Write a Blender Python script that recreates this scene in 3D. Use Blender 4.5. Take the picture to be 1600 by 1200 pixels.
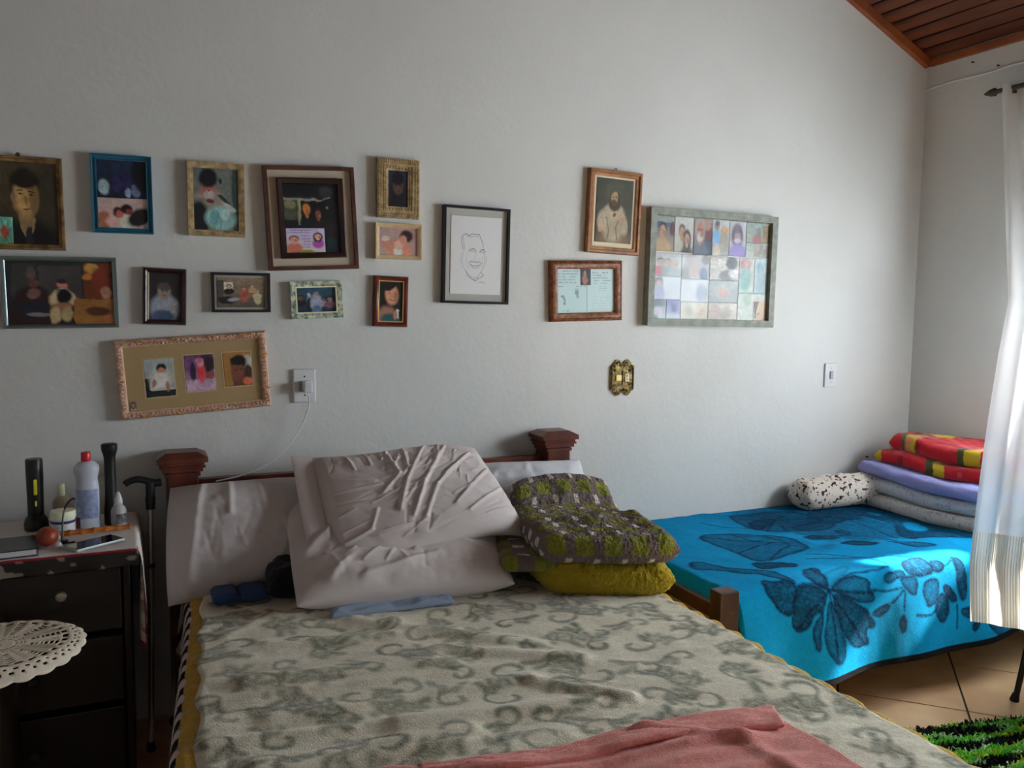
import bpy, bmesh, math, random
import numpy as np
from mathutils import Matrix, Vector

for o in list(bpy.data.objects):
    bpy.data.objects.remove(o)
scene = bpy.context.scene
C = scene.collection
rnd = random.Random(7)

# ---------------------------------------------------------------- camera, world, sun, exposure
ROOM_R, ROOM_L, ROOM_B, ROOM_F = 3.62, -2.22, 3.10, -2.45      # right, left, back (pictures), front walls
EAVE, SLOPE, RIDGE_X = 2.685, 0.46, 0.70
def set_camera(yaw, pitch, roll, fpx, pos):
    y, p, r = (math.radians(a) for a in (yaw, pitch, roll))
    f = Vector((math.sin(y) * math.cos(p), math.cos(y) * math.cos(p), math.sin(p)))
    ri = Vector((math.cos(y), -math.sin(y), 0)); up = ri.cross(f)
    r2 = math.cos(r) * ri + math.sin(r) * up; u2 = -math.sin(r) * ri + math.cos(r) * up
    cd = bpy.data.cameras.new('camera'); cam = bpy.data.objects.new('camera', cd); C.objects.link(cam)
    m = Matrix((r2, u2, -f)).transposed().to_4x4(); m.translation = Vector(pos)
    cam.matrix_world = m
    cd.sensor_fit = 'HORIZONTAL'; cd.sensor_width = 36; cd.lens = fpx / 1600 * 36; cd.clip_start = .05
    scene.camera = cam
set_camera(24.1, -5.35, 0.6, 1320, (0, 0, 1.45))

world = bpy.data.worlds.new('sky'); scene.world = world; world.use_nodes = True
bg = world.node_tree.nodes['Background']
bg.inputs[0].default_value = (0.80, 0.90, 1.0, 1); bg.inputs[1].default_value = 18.5

sd = bpy.data.lights.new('sun', 'SUN'); sun = bpy.data.objects.new('sun', sd); C.objects.link(sun)
sd.energy = 20; sd.angle = math.radians(2.5); sd.color = (1.0, .97, .91)
SUN_TO = Vector((-1.0, 0.03, -0.82))
sun.rotation_euler = SUN_TO.to_track_quat('-Z', 'Y').to_euler()

WINDOWS = ((.38, 2.28, 1.08, 1.88), (-1.22, -1.10, 0.0, 2.10))      # y0, y1, z0, z1: window and added fill-light door in the right wall
for y0, y1, z0, z1 in WINDOWS:
    pd = bpy.data.lights.new('window_portal', 'AREA'); portal = bpy.data.objects.new('window_portal', pd); C.objects.link(portal)
    pd.shape = 'RECTANGLE'; pd.size = z1 - z0; pd.size_y = y1 - y0
    pd.cycles.is_portal = True
    portal.location = (ROOM_R + .13, (y0 + y1) / 2, (z0 + z1) / 2)
    portal.rotation_euler = (0, math.radians(90), 0)

scene.view_settings.view_transform = 'Standard'; scene.view_settings.look = 'None'
scene.view_settings.gamma = 1; scene.view_settings.use_curve_mapping = False
scene.view_settings.exposure = 0.72

# ---------------------------------------------------------------- helpers
def lin(h, gain=1.0, cap=.9):
    if isinstance(h, str):
        h = h.lstrip('#'); v = [int(h[i:i + 2], 16) / 255 for i in (0, 2, 4)]
    else:
        v = [a / 255 for a in h]
    v = [a / 12.92 if a <= .04045 else ((a + .055) / 1.055) ** 2.4 for a in v]
    return tuple(min(a * gain, cap) for a in v)

MATS = {}
def mat(name, col=(.5, .5, .5), rough=.6, metal=0, bump=0, bscale=60, var=0, vscale=8, sheen=0, attr=False,
        spec=.5, stretch=(1, 1, 1), col2=None, bdist=.002, alpha=None):
    if name in MATS: return MATS[name]
    m = bpy.data.materials.new(name); m.use_nodes = True; nt = m.node_tree; N = nt.nodes; L = nt.links
    b = N['Principled BSDF']; b.inputs['Roughness'].default_value = rough; b.inputs['Metallic'].default_value = metal
    b.inputs['Specular IOR Level'].default_value = spec
    if sheen:
        b.inputs['Sheen Weight'].default_value = sheen; b.inputs['Sheen Roughness'].default_value = .5
    tc = N.new('ShaderNodeTexCoord'); mp = N.new('ShaderNodeMapping'); mp.inputs['Scale'].default_value = stretch
    L.new(tc.outputs['Object'], mp.inputs['Vector'])
    src = None
    if attr:
        a = N.new('ShaderNodeAttribute'); a.attribute_name = 'Col'; src = a.outputs['Color']
    else:
        b.inputs['Base Color'].default_value = (*col, 1)
    if var:
        nz = N.new('ShaderNodeTexNoise'); nz.inputs['Scale'].default_value = vscale; nz.inputs['Detail'].default_value = 6
        L.new(mp.outputs['Vector'], nz.inputs['Vector'])
        if attr:
            mr = N.new('ShaderNodeMapRange'); mr.inputs[1].default_value = .3; mr.inputs[2].default_value = .7
            mr.inputs[3].default_value = 1 - var; mr.inputs[4].default_value = 1 + var
            L.new(nz.outputs['Fac'], mr.inputs[0])
            mu = N.new('ShaderNodeVectorMath'); mu.operation = 'SCALE'
            L.new(src, mu.inputs[0]); L.new(mr.outputs[0], mu.inputs['Scale']); src = mu.outputs['Vector']
        else:
            cr = N.new('ShaderNodeValToRGB'); c2 = col2 or tuple(c * (1 - var) for c in col)
            cr.color_ramp.elements[0].position = .35; cr.color_ramp.elements[1].position = .65
            cr.color_ramp.elements[0].color = (*c2, 1); cr.color_ramp.elements[1].color = (*col, 1)
            L.new(nz.outputs['Fac'], cr.inputs['Fac']); src = cr.outputs['Color']
    if src: L.new(src, b.inputs['Base Color'])
    if bump:
        n2 = N.new('ShaderNodeTexNoise'); n2.inputs['Scale'].default_value = bscale; n2.inputs['Detail'].default_value = 4
        L.new(mp.outputs['Vector'], n2.inputs['Vector'])
        bp = N.new('ShaderNodeBump'); bp.inputs['Strength'].default_value = bump; bp.inputs['Distance'].default_value = bdist
        L.new(n2.outputs['Fac'], bp.inputs['Height']); L.new(bp.outputs['Normal'], b.inputs['Normal'])
    MATS[name] = m
    return m

def wood(name, c1, c2, stretch=(1, 1, 12), scale=3, rough=.4, bump=.1):
    return mat(name, c1, rough, var=.5, vscale=scale, col2=c2, stretch=stretch, bump=bump, bscale=scale * 6)

def glass_mat(name, ior=1.5, rough=.02, tint=(1, 1, 1)):
    if name in MATS: return MATS[name]
    m = bpy.data.materials.new(name); m.use_nodes = True; nt = m.node_tree; N = nt.nodes; L = nt.links
    N.remove(N['Principled BSDF']); out = N['Material Output']
    t = N.new('ShaderNodeBsdfTransparent'); t.inputs[0].default_value = (*tint, 1)
    g = N.new('ShaderNodeBsdfGlossy'); g.inputs['Roughness'].default_value = rough
    f = N.new('ShaderNodeFresnel'); f.inputs['IOR'].default_value = ior
    ge = N.new('ShaderNodeNewGeometry'); iv = N.new('ShaderNodeMath'); iv.operation = 'SUBTRACT'; iv.inputs[0].default_value = 1; L.new(ge.outputs['Backfacing'], iv.inputs[1])
    mu = N.new('ShaderNodeMath'); mu.operation = 'MULTIPLY'; L.new(f.outputs[0], mu.inputs[0]); L.new(iv.outputs[0], mu.inputs[1])      # a pane reflects once, at its outer face
    mx = N.new('ShaderNodeMixShader'); L.new(mu.outputs[0], mx.inputs[0]); L.new(t.outputs[0], mx.inputs[1]); L.new(g.outputs[0], mx.inputs[2])
    L.new(mx.outputs[0], out.inputs['Surface'])
    MATS[name] = m
    return m

def sheer_mat(name, col, transp, transl):
    m = bpy.data.materials.new(name); m.use_nodes = True; nt = m.node_tree; N = nt.nodes; L = nt.links
    N.remove(N['Principled BSDF']); out = N['Material Output']
    d = N.new('ShaderNodeBsdfDiffuse'); d.inputs[0].default_value = (*col, 1)
    tl = N.new('ShaderNodeBsdfTranslucent'); tl.inputs[0].default_value = (*col, 1)
    tp = N.new('ShaderNodeBsdfTransparent')
    a = N.new('ShaderNodeMixShader'); a.inputs[0].default_value = transl
    L.new(d.outputs[0], a.inputs[1]); L.new(tl.outputs[0], a.inputs[2])
    b = N.new('ShaderNodeMixShader'); b.inputs[0].default_value = transp
    L.new(a.outputs[0], b.inputs[1]); L.new(tp.outputs[0], b.inputs[2]); L.new(b.outputs[0], out.inputs['Surface'])
    MATS[name] = m
    return m

def link(name, me, m=None, parent=None, smooth=False):
    o = bpy.data.objects.new(name, me); C.objects.link(o)
    if m is not None and not me.materials: me.materials.append(m)
    if parent is not None: o.parent = parent
    if smooth and len(me.polygons): me.polygons.foreach_set('use_smooth', [True] * len(me.polygons))
    return o

def tag(o, label, cat, group=None):
    o['label'] = label; o['category'] = cat
    if group: o['group'] = group
    return o

def struct(o, label=None):
    o['kind'] = 'structure'
    if label: o['label'] = label
    return o

def thing(name, label, cat, loc=(0, 0, 0), rot=(0, 0, 0), group=None):
    o = bpy.data.objects.new(name, None); C.objects.link(o); o.empty_display_size = .05
    o.location = loc; o.rotation_euler = rot
    return tag(o, label, cat, group)

class MB:
    """collects simple shapes in one mesh"""
    def __init__(s): s.v = []; s.f = []
    def add(s, vs, fs):
        k = len(s.v); s.v += [tuple(p) for p in vs]; s.f += [tuple(i + k for i in f) for f in fs]; return s
    def box(s, a, b, bev=0):
        x0, y0, z0 = a; x1, y1, z1 = b
        if bev <= 0:
            return s.add([(x0, y0, z0), (x1, y0, z0), (x1, y1, z0), (x0, y1, z0), (x0, y0, z1), (x1, y0, z1), (x1, y1, z1), (x0, y1, z1)],
                         [(3, 2, 1, 0), (4, 5, 6, 7), (0, 1, 5, 4), (1, 2, 6, 5), (2, 3, 7, 6), (3, 0, 4, 7)])
        bm = bmesh.new(); bmesh.ops.create_cube(bm, size=1)
        for v in bm.verts: v.co = Vector(((x0 + x1) / 2 + v.co.x * (x1 - x0), (y0 + y1) / 2 + v.co.y * (y1 - y0), (z0 + z1) / 2 + v.co.z * (z1 - z0)))
        bmesh.ops.bevel(bm, geom=bm.edges[:], offset=bev, segments=2, affect='EDGES', profile=.5)
        bm.verts.index_update(); s.add([v.co[:] for v in bm.verts], [[v.index for v in f.verts] for f in bm.faces]); bm.free(); return s
    def lathe(s, prof, n=24, c=(0, 0, 0), sx=1, sy=1, axis='z'):
        vs = []; fs = []
        for r, z in prof:
            for i in range(n):
                a = 2 * math.pi * i / n; p = (r * math.cos(a) * sx, r * math.sin(a) * sy, z)
                if axis == 'y': p = (p[0], -p[2], p[1])
                if axis == 'x': p = (p[2], p[0], p[1])
                vs.append((p[0] + c[0], p[1] + c[1], p[2] + c[2]))
        for j in range(len(prof) - 1):
            for i in range(n):
                k = (i + 1) % n; fs.append((j * n + i, j * n + k, (j + 1) * n + k, (j + 1) * n + i))
        fs.append(tuple(reversed(range(n)))); fs.append(tuple((len(prof) - 1) * n + i for i in range(n)))
        return s.add(vs, fs)
    def tube(s, pts, r, n=8):
        pts = [Vector(p) for p in pts]; rs = r if isinstance(r, (list, tuple)) else [r] * len(pts)
        vs = []; fs = []; up = Vector((0, 0, 1))
        for i, p in enumerate(pts):
            d = (pts[min(i + 1, len(pts) - 1)] - pts[max(i - 1, 0)]).normalized()
            a = d.cross(up if abs(d.z) < .9 else Vector((1, 0, 0))).normalized(); b = d.cross(a)
            for k in range(n):
                t = 2 * math.pi * k / n; vs.append(p + rs[i] * (math.cos(t) * a + math.sin(t) * b))
        for i in range(len(pts) - 1):
            for k in range(n):
                q = (k + 1) % n; fs.append((i * n + k, i * n + q, (i + 1) * n + q, (i + 1) * n + k))
        fs.append(tuple(reversed(range(n)))); fs.append(tuple((len(pts) - 1) * n + k for k in range(n)))
        return s.add(vs, fs)
    def sphere(s, c, rx, ry=None, rz=None, n=12, m=8):
        ry = ry or rx; rz = rz or rx; prof = []
        vs = [(c[0], c[1], c[2] - rz)]; fs = []
        for j in range(1, m):
            t = -math.pi / 2 + math.pi * j / m
            for i in range(n):
                a = 2 * math.pi * i / n; vs.append((c[0] + rx * math.cos(t) * math.cos(a), c[1] + ry * math.cos(t) * math.sin(a), c[2] + rz * math.sin(t)))
        vs.append((c[0], c[1], c[2] + rz)); last = len(vs) - 1
        for i in range(n):
            k = (i + 1) % n; fs.append((0, 1 + k, 1 + i)); fs.append((last, last - n + i, last - n + k))
            for j in range(m - 2): fs.append((1 + j * n + i, 1 + j * n + k, 1 + (j + 1) * n + k, 1 + (j + 1) * n + i))
        return s.add(vs, fs)
    def prism(s, poly, a, b, axis='y'):
        n = len(poly)
        def P(p, h): return {'y': (p[0], h, p[1]), 'z': (p[0], p[1], h), 'x': (h, p[0], p[1])}[axis]
        vs = [P(p, a) for p in poly] + [P(p, b) for p in poly]
        fs = [tuple(range(n)), tuple(reversed(range(n, 2 * n)))] + [(i, i + n, (i + 1) % n + n, (i + 1) % n) for i in range(n)]
        return s.add(vs, fs)
    def mesh(s, name):
        me = bpy.data.meshes.new(name); me.from_pydata(s.v, [], s.f)
        bm = bmesh.new(); bm.from_mesh(me); bmesh.ops.recalc_face_normals(bm, faces=bm.faces[:]); bm.to_mesh(me); bm.free()
        me.update(); return me
    def build(s, name, m, parent=None, smooth=False):
        o = link(name, s.mesh(name), m, parent)
        if smooth:
            me = o.data; me.polygons.foreach_set('use_smooth', [True] * len(me.polygons))
            try: me.set_sharp_from_angle(angle=math.radians(40))
            except Exception: pass
        return o

# ---- smooth noise and painting on vertex arrays
def vn(x, y, seed=0):
    xi = np.floor(x); yi = np.floor(y); fx = x - xi; fy = y - yi
    fx = fx * fx * (3 - 2 * fx); fy = fy * fy * (3 - 2 * fy)
    def h(a, b):
        q = np.sin(a * 127.1 + b * 311.7 + seed * 74.7) * 43758.5453
        return q - np.floor(q)
    return (h(xi, yi) * (1 - fx) + h(xi + 1, yi) * fx) * (1 - fy) + (h(xi, yi + 1) * (1 - fx) + h(xi + 1, yi + 1) * fx) * fy
def fbm(x, y, seed=0, o=3):
    r = 0; a = .5
    for i in range(o): r = r + a * (vn(x, y, seed + i) - .5) * 2; x = x * 2.03; y = y * 2.03; a *= .5
    return r
def vn3(P, sc, seed=0):
    q = P * sc; i = np.floor(q); f = q - i; f = f * f * (3 - 2 * f); r = 0
    for dx in (0, 1):
        for dy in (0, 1):
            for dz in (0, 1):
                h = np.sin((i[..., 0] + dx) * 127.1 + (i[..., 1] + dy) * 311.7 + (i[..., 2] + dz) * 74.7 + seed * 19.3) * 43758.5453; h = h - np.floor(h)
                r = r + h * (f[..., 0] if dx else 1 - f[..., 0]) * (f[..., 1] if dy else 1 - f[..., 1]) * (f[..., 2] if dz else 1 - f[..., 2])
    return r
def seg_dist(x, y, pts):
    d = np.full(x.shape, 9.)
    for (ax, ay), (bx, by) in zip(pts[:-1], pts[1:]):
        vx, vy = bx - ax, by - ay; l = vx * vx + vy * vy + 1e-12
        t = np.clip(((x - ax) * vx + (y - ay) * vy) / l, 0, 1)
        d = np.minimum(d, np.hypot(x - ax - t * vx, y - ay - t * vy))
    return d
def in_poly(x, y, pts):
    r = np.zeros(x.shape, bool); n = len(pts)
    for i in range(n):
        ax, ay = pts[i]; bx, by = pts[i - 1]
        if ay == by: continue
        r ^= ((ay > y) != (by > y)) & (x < (bx - ax) * (y - ay) / (by - ay) + ax)
    return r
def blend(col, a, c):
    a = np.clip(a, 0, 1)[..., None]; return col * (1 - a) + np.array(c) * a

def set_col(me, col):
    n = len(me.vertices); a = np.ones((n, 4), np.float32); a[:, :3] = col.reshape(-1, 3)[:n]
    at = me.color_attributes.new('Col', 'FLOAT_COLOR', 'POINT'); at.data.foreach_set('color', a.ravel())

def raw_mesh(name, co, quads):
    me = bpy.data.meshes.new(name); co = np.asarray(co, np.float32).reshape(-1, 3); q = np.asarray(quads, np.int32).reshape(-1, 4)
    me.vertices.add(len(co)); me.vertices.foreach_set('co', co.ravel())
    me.loops.add(q.size); me.loops.foreach_set('vertex_index', q.ravel())
    me.polygons.add(len(q)); me.polygons.foreach_set('loop_start', np.arange(0, q.size, 4, dtype=np.int32))
    me.update(calc_edges=True); me.validate(); return me
def grid_quads(nv, nu):
    i = np.arange(nv * nu).reshape(nv, nu)
    return np.stack([i[:-1, :-1], i[:-1, 1:], i[1:, 1:], i[1:, :-1]], -1).reshape(-1, 4)
def sheet(name, P, m, parent=None, col=None, thick=0, mask=None):
    nv, nu = P.shape[:2]; q = grid_quads(nv, nu)
    if mask is not None: q = q[mask.ravel()]
    me = raw_mesh(name, P, q)
    if col is not None: set_col(me, col)
    o = link(name, me, m, parent, smooth=True)
    if thick:
        so = o.modifiers.new('thickness', 'SOLIDIFY'); so.thickness = thick; so.offset = -1
    return o

def cushion(name, mid, T, size, n, m, parent=None, kind='slab', paint=None, disp=None, ref=(0, 0, 1), pu=None, soft=(2.4, .62), round_=0.0, both=False, fuzz=None, arc=8, paint_pos=None):
    """closed padded body about a mid surface mid(u,v), u,v in -1..1"""
    def axis(L, k):
        if kind == 'slab':
            r = min(.9, T / L); ph = np.linspace(0, math.pi / 2, arc)[1:]
            core = np.linspace(-(1 - r), 1 - r, k); e = (1 - r) + r * np.sin(ph)
            return np.concatenate([-e[::-1], core, e]), np.concatenate([np.cos(ph)[::-1], np.ones(k), np.cos(ph)])
        t = np.linspace(-1, 1, k); u = np.sin(t * math.pi / 2) * .35 + t * .65
        return u, np.clip(1 - np.abs(u) ** soft[0], 0, 1) ** soft[1]
    u, fu = axis(size[0], n[0]); v, fv = axis(size[1], n[1])
    if pu is not None: fu = pu(u) * (1 - np.abs(u) ** 24)
    U, V = np.meshgrid(u, v); F = fu[None, :] * fv[:, None]
    Ur, Vr = U * np.sqrt(1 - round_ * V ** 2 / 2), V * np.sqrt(1 - round_ * U ** 2 / 2)
    P = mid(Ur, Vr); du = np.gradient(P, axis=1); dv = np.gradient(P, axis=0)
    Nn = np.cross(du, dv); Nn /= np.linalg.norm(Nn, axis=-1, keepdims=True) + 1e-9
    Nn *= np.sign(np.sum(Nn * np.array(ref), -1, keepdims=True) + 1e-9)
    D = disp(U, V) * np.clip(F * 1.5, 0, 1) if disp is not None else 0 * U
    top = P + Nn * (T / 2 * F + D)[..., None]
    bot = P - Nn * (T / 2 * F + (D if both else 0))[..., None]
    if fuzz:
        for amp, sc in fuzz:
            for A, s_ in ((top, 1), (bot, -1)):
                n_ = np.cross(np.gradient(A, axis=1), np.gradient(A, axis=0)); n_ /= np.linalg.norm(n_, axis=-1, keepdims=True) + 1e-9
                n_ *= np.sign(np.sum(n_ * (A - P), -1, keepdims=True) + 1e-9); A += n_ * (amp * (vn3(A, sc, 3) - .5))[..., None]
        e_ = np.ones(U.shape, bool); e_[1:-1, 1:-1] = False; bot[e_] = top[e_]
    nv, nu = U.shape; i = np.arange(nv * nu).reshape(nv, nu); j = i + nv * nu
    b = np.ones((nv, nu), bool); b[1:-1, 1:-1] = False; j = np.where(b, i, j)
    qt = np.stack([i[:-1, :-1], i[:-1, 1:], i[1:, 1:], i[1:, :-1]], -1).reshape(-1, 4)
    qb = np.stack([j[:-1, :-1], j[1:, :-1], j[1:, 1:], j[:-1, 1:]], -1).reshape(-1, 4)
    co = np.concatenate([top.reshape(-1, 3), bot.reshape(-1, 3)])
    q = np.concatenate([qt, qb]); used = np.unique(q); rm = np.full(len(co), -1); rm[used] = np.arange(len(used))
    me = raw_mesh(name, co[used], rm[q])
    if paint_pos is not None: set_col(me, paint_pos(co[used]))
    elif paint is not None:
        c1 = paint(U, V, 1).reshape(-1, 3); c2 = paint(U, V, -1).reshape(-1, 3)
        set_col(me, np.concatenate([c1, c2])[used])
    return link(name, me, m, parent, smooth=True)

def quad(c00, c10, c11, c01, extra=None):
    """bilinear patch: c00 = (u-,v-), c10 = (u+,v-), c11 = (u+,v+), c01 = (u-,v+)"""
    A = [np.array(p, float) for p in (c00, c10, c11, c01)]
    def f(U, V):
        a = ((U + 1) / 2)[..., None]; b = ((V + 1) / 2)[..., None]
        P = A[0] * (1 - a) * (1 - b) + A[1] * a * (1 - b) + A[2] * a * b + A[3] * (1 - a) * b
        return P + extra(U, V) if extra is not None else P
    return f
def ridges(L):
    def f(U, V):
        d = 0 * U
        for (a, b, w, h) in L:
            dist = seg_dist(U, V, [a, b]); d = d + h * np.exp(-(dist / w) ** 2)
        return d
    return f
def rand_ridges(n, seed, ang, spread, length, w, h, region=(-.9, .9, -.9, .9)):
    r = random.Random(seed); L = []
    for _ in range(n):
        x = r.uniform(region[0], region[1]); y = r.uniform(region[2], region[3]); a = math.radians(ang + r.uniform(-spread, spread)); l = r.uniform(.5, 1) * length
        L.append(((x, y), (x + l * math.cos(a), y + l * math.sin(a)), w * r.uniform(.6, 1.3), h * r.uniform(-.7, 1.0)))
    return L

# ---------------------------------------------------------------- the room
M_wall = mat('white_plaster', (.73, .735, .70), .85, bump=.22, bscale=7, var=.045, vscale=2.2, spec=.25, bdist=.02)
nt = M_wall.node_tree          # fine trowel marks on top of the broad unevenness
_n = nt.nodes.new('ShaderNodeTexNoise'); _n.inputs['Scale'].default_value = 55; _n.inputs['Detail'].default_value = 5
_tc = nt.nodes.new('ShaderNodeTexCoord'); nt.links.new(_tc.outputs['Object'], _n.inputs['Vector'])
_b2 = nt.nodes.new('ShaderNodeBump'); _b2.inputs['Strength'].default_value = .14; _b2.inputs['Distance'].default_value = .01
_b1 = [n for n in nt.nodes if n.type == 'BUMP' and n != _b2][0]
nt.links.new(_n.outputs['Fac'], _b2.inputs['Height']); nt.links.new(_b1.outputs['Normal'], _b2.inputs['Normal'])
nt.links.new(_b2.outputs['Normal'], nt.nodes['Principled BSDF'].inputs['Normal'])

def roof_z(x): return EAVE + SLOPE * min(ROOM_R - x, x - ROOM_L)
gable = [(ROOM_L - .15, -.1), (ROOM_R + .15, -.1), (ROOM_R + .15, EAVE), (ROOM_R, EAVE + .02), (RIDGE_X, roof_z(RIDGE_X) + .05), (ROOM_L, EAVE + .02), (ROOM_L - .15, EAVE)]
struct(MB().prism(gable, ROOM_B, ROOM_B + .15).build('wall_back', M_wall))
struct(MB().prism(gable, ROOM_F - .15, ROOM_F).build('wall_front', M_wall))
struct(MB().box((ROOM_L - .15, ROOM_F, -.1), (ROOM_L, ROOM_B, EAVE + .02)).build('wall_left', M_wall))
(A0, A1, WZ0, WZ1), (B0, B1, _, _) = WINDOWS
w = MB()
for a, b in (((B0, -.1), (B1, -.002)), ((B1, -.1), (ROOM_B, WZ0)), ((B1, WZ1), (ROOM_B, EAVE + .02)), ((ROOM_F, 2.10), (B1, EAVE + .02)), ((ROOM_F, -.1), (B0, 2.10)), ((B1, WZ0), (A0, WZ1)), ((A1, WZ0), (ROOM_B, WZ1))):
    w.box((ROOM_R, a[0], a[1]), (ROOM_R + .15, b[0], b[1]))
wr = struct(w.build('wall_right', M_wall))
# rough plaster joint running along the right wall under the roof
ys = np.linspace(ROOM_B - .005, 1.2, 60); lg = MB()
pts = [(ROOM_R - .001, y, 2.535 + .02 * float(fbm(np.array(y * 3.), np.array(1.), 4)) - .03 * max(0, ROOM_B - y - .3) * .3) for y in ys]
lg.tube(pts, [.004 + .004 * float(vn(np.array(y * 17.), np.array(.3), 9)) for y in ys], 6)
struct(lg.build('trim_3', M_wall), 'rough plaster joint along the window wall')

# floor: grout bed with diagonal tiles as pieces
M_grout = mat('dark_grout', (.10, .07, .05), .9)
M_tile = mat('beige_tile', lin('#b08a66', 1.5), .28, var=.35, vscale=4, col2=lin('#c9a983', 1.4), bump=.05, bscale=30)
fl = struct(MB().box((ROOM_L, ROOM_F, -.1), (ROOM_R, ROOM_B, -.006)).build('floor', M_grout))
def clip_poly(p, inside, cut):
    out = []
    for i in range(len(p)):
        a, b = p[i - 1], p[i]
        if inside(b):
            if not inside(a): out.append(cut(a, b))
            out.append(b)
        elif inside(a): out.append(cut(a, b))
    return out
def clip_room(p):
    for ax, v, sgn in ((0, ROOM_L, 1), (0, ROOM_R, -1), (1, ROOM_F, 1), (1, ROOM_B, -1)):
        def cut(a, b):
            t = (v - a[ax]) / (b[ax] - a[ax]); return (a[0] + t * (b[0] - a[0]), a[1] + t * (b[1] - a[1]))
        p = clip_poly(p, lambda q: (q[ax] - v) * sgn >= -1e-9, cut) if p else p
    return p
TP = .44; r2 = math.sqrt(.5); half = TP / 2 - .004
tile_full = MB().prism([(-half * 2 * r2, 0), (0, -half * 2 * r2), (half * 2 * r2, 0), (0, half * 2 * r2)], -.008, 0, 'z').mesh('tile'); tile_full.materials.append(M_tile)
for i in range(-14, 15):
    for j in range(-14, 15):
        cx = 2.72 + ((i + .5) + (j + .5)) * TP * r2; cy = 2.005 + ((i + .5) - (j + .5)) * TP * r2
        d = half * 2 * r2
        p = [(cx - d, cy), (cx, cy - d), (cx + d, cy), (cx, cy + d)]
        q = clip_room(p)
        if not q or len(q) < 3: continue
        if len(q) == 4 and all(abs(a[0] - b[0]) + abs(a[1] - b[1]) < 1e-6 for a, b in zip(sorted(p), sorted(q))):
            o = link('tile', tile_full, None, fl); o.location = (cx, cy, 0)
        else:
            MB().prism(q, -.008, 0, 'z').build('tile', M_tile, fl)

# boarded roof: two slopes of tongue and groove boards
M_board = wood('varnished_pine_boards', lin('#86401c', .65), lin('#4a1c0b', .6), (9, .7, 9), 2.5, .35)
M_trim = wood('orange_brown_trim', lin('#a85a2c', .9), lin('#8a4420', .9), (4, 4, 4), 2, .4)
cl = struct(MB().prism([(ROOM_L - .15, EAVE - .03), (RIDGE_X, roof_z(RIDGE_X) + .04), (ROOM_R + .15, EAVE - .03), (ROOM_R + .15, EAVE + .1), (RIDGE_X, roof_z(RIDGE_X) + .16), (ROOM_L - .15, EAVE + .1)], ROOM_F - .15, ROOM_B + .15).build('ceiling', mat('dark_roof_lining', (.03, .018, .01), .9)))
ang = math.atan(SLOPE); slope_len = (ROOM_R - RIDGE_X) / math.cos(ang)
bd = MB().box((0, ROOM_F, -.014), (.068, ROOM_B, 0), .003).mesh('ceiling_board'); bd.materials.append(M_board)
nb = int(slope_len / .076)
for k in range(nb):
    s = .01 + k * .076
    o = link('ceiling_board', bd, None, cl); o.rotation_euler = (0, math.pi + ang, 0) if False else (0, ang, 0)
    o.location = (ROOM_R - (s + .068) * math.cos(ang), 0, EAVE + (s + .068) * math.sin(ang) - .002 + .012 * 0)
    o = link('ceiling_board', bd, None, cl); o.rotation_euler = (0, -ang, 0)
    o.location = (ROOM_L + s * math.cos(ang), 0, EAVE + s * math.sin(ang) - .002)
ca, sa = math.cos(ang), math.sin(ang)
t = MB(); L = slope_len
t.add([(ROOM_R - s * ca - q * sa, y, EAVE - .014 + s * sa - q * ca) for s in (0, L) for q in (0, .042) for y in (ROOM_B - .028, ROOM_B)], [(0, 1, 3, 2), (4, 6, 7, 5), (0, 2, 6, 4), (1, 5, 7, 3), (2, 3, 7, 6), (0, 4, 5, 1)])
struct(t.build('trim_1', M_trim), 'varnished wooden strip where the boarded roof meets the picture wall')
t = MB().box((ROOM_R - .022, ROOM_F, EAVE - .050), (ROOM_R, ROOM_B - .03, EAVE - .016), .003)
struct(t.build('trim_2', M_trim), 'varnished wooden strip along the window wall under the roof')

# window in the right wall, one half slid open, behind the curtain
M_alu = mat('window_metal', (.55, .55, .54), .4, .6)
for k, (WIN_Y0, WIN_Y1, WIN_Z0, WIN_Z1) in enumerate(WINDOWS[:1]):
    wn = struct(thing('window_%d' % (k + 1), 'sliding window behind the white curtain', 'window', (ROOM_R + .07, WIN_Y1, WIN_Z0)))
    del wn['category']
    def wbox(name, y0, y1, z0, z1, x0=-.03, x1=.03, m=M_alu, p=None):
        return MB().box((x0, y0 - WIN_Y1, z0 - WIN_Z0), (x1, y1 - WIN_Y1, z1 - WIN_Z0)).build(name, m, p or wn)
    wbox('jamb', WIN_Y0, WIN_Y0 + .04, WIN_Z0, WIN_Z1); wbox('jamb', WIN_Y1 - .04, WIN_Y1, WIN_Z0, WIN_Z1)
    wbox('head', WIN_Y0, WIN_Y1, WIN_Z1 - .04, WIN_Z1); wbox('sill', WIN_Y0, WIN_Y1, WIN_Z0, WIN_Z0 + .03)
    sw_ = (WIN_Y1 - WIN_Y0) / 2 - .05
    for q, x in ((WIN_Y0 + .04, -.012), (WIN_Y0 + .08, .012)):
        s = wbox('sash', q, q + .03, WIN_Z0 + .03, WIN_Z1 - .04, x - .008, x + .008)
        for y0, y1, z0, z1 in ((q + sw_ - .03, q + sw_, WIN_Z0 + .03, WIN_Z1 - .04), (q, q + sw_, WIN_Z0 + .03, WIN_Z0 + .06), (q, q + sw_, WIN_Z1 - .07, WIN_Z1 - .04)):
            wbox('sash_rail', y0, y1, z0, z1, x - .008, x + .008, M_alu, s)
        wbox('pane', q + .03, q + sw_ - .03, WIN_Z0 + .06, WIN_Z1 - .07, x - .002, x + .002, glass_mat('window_glass'), s)

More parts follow.
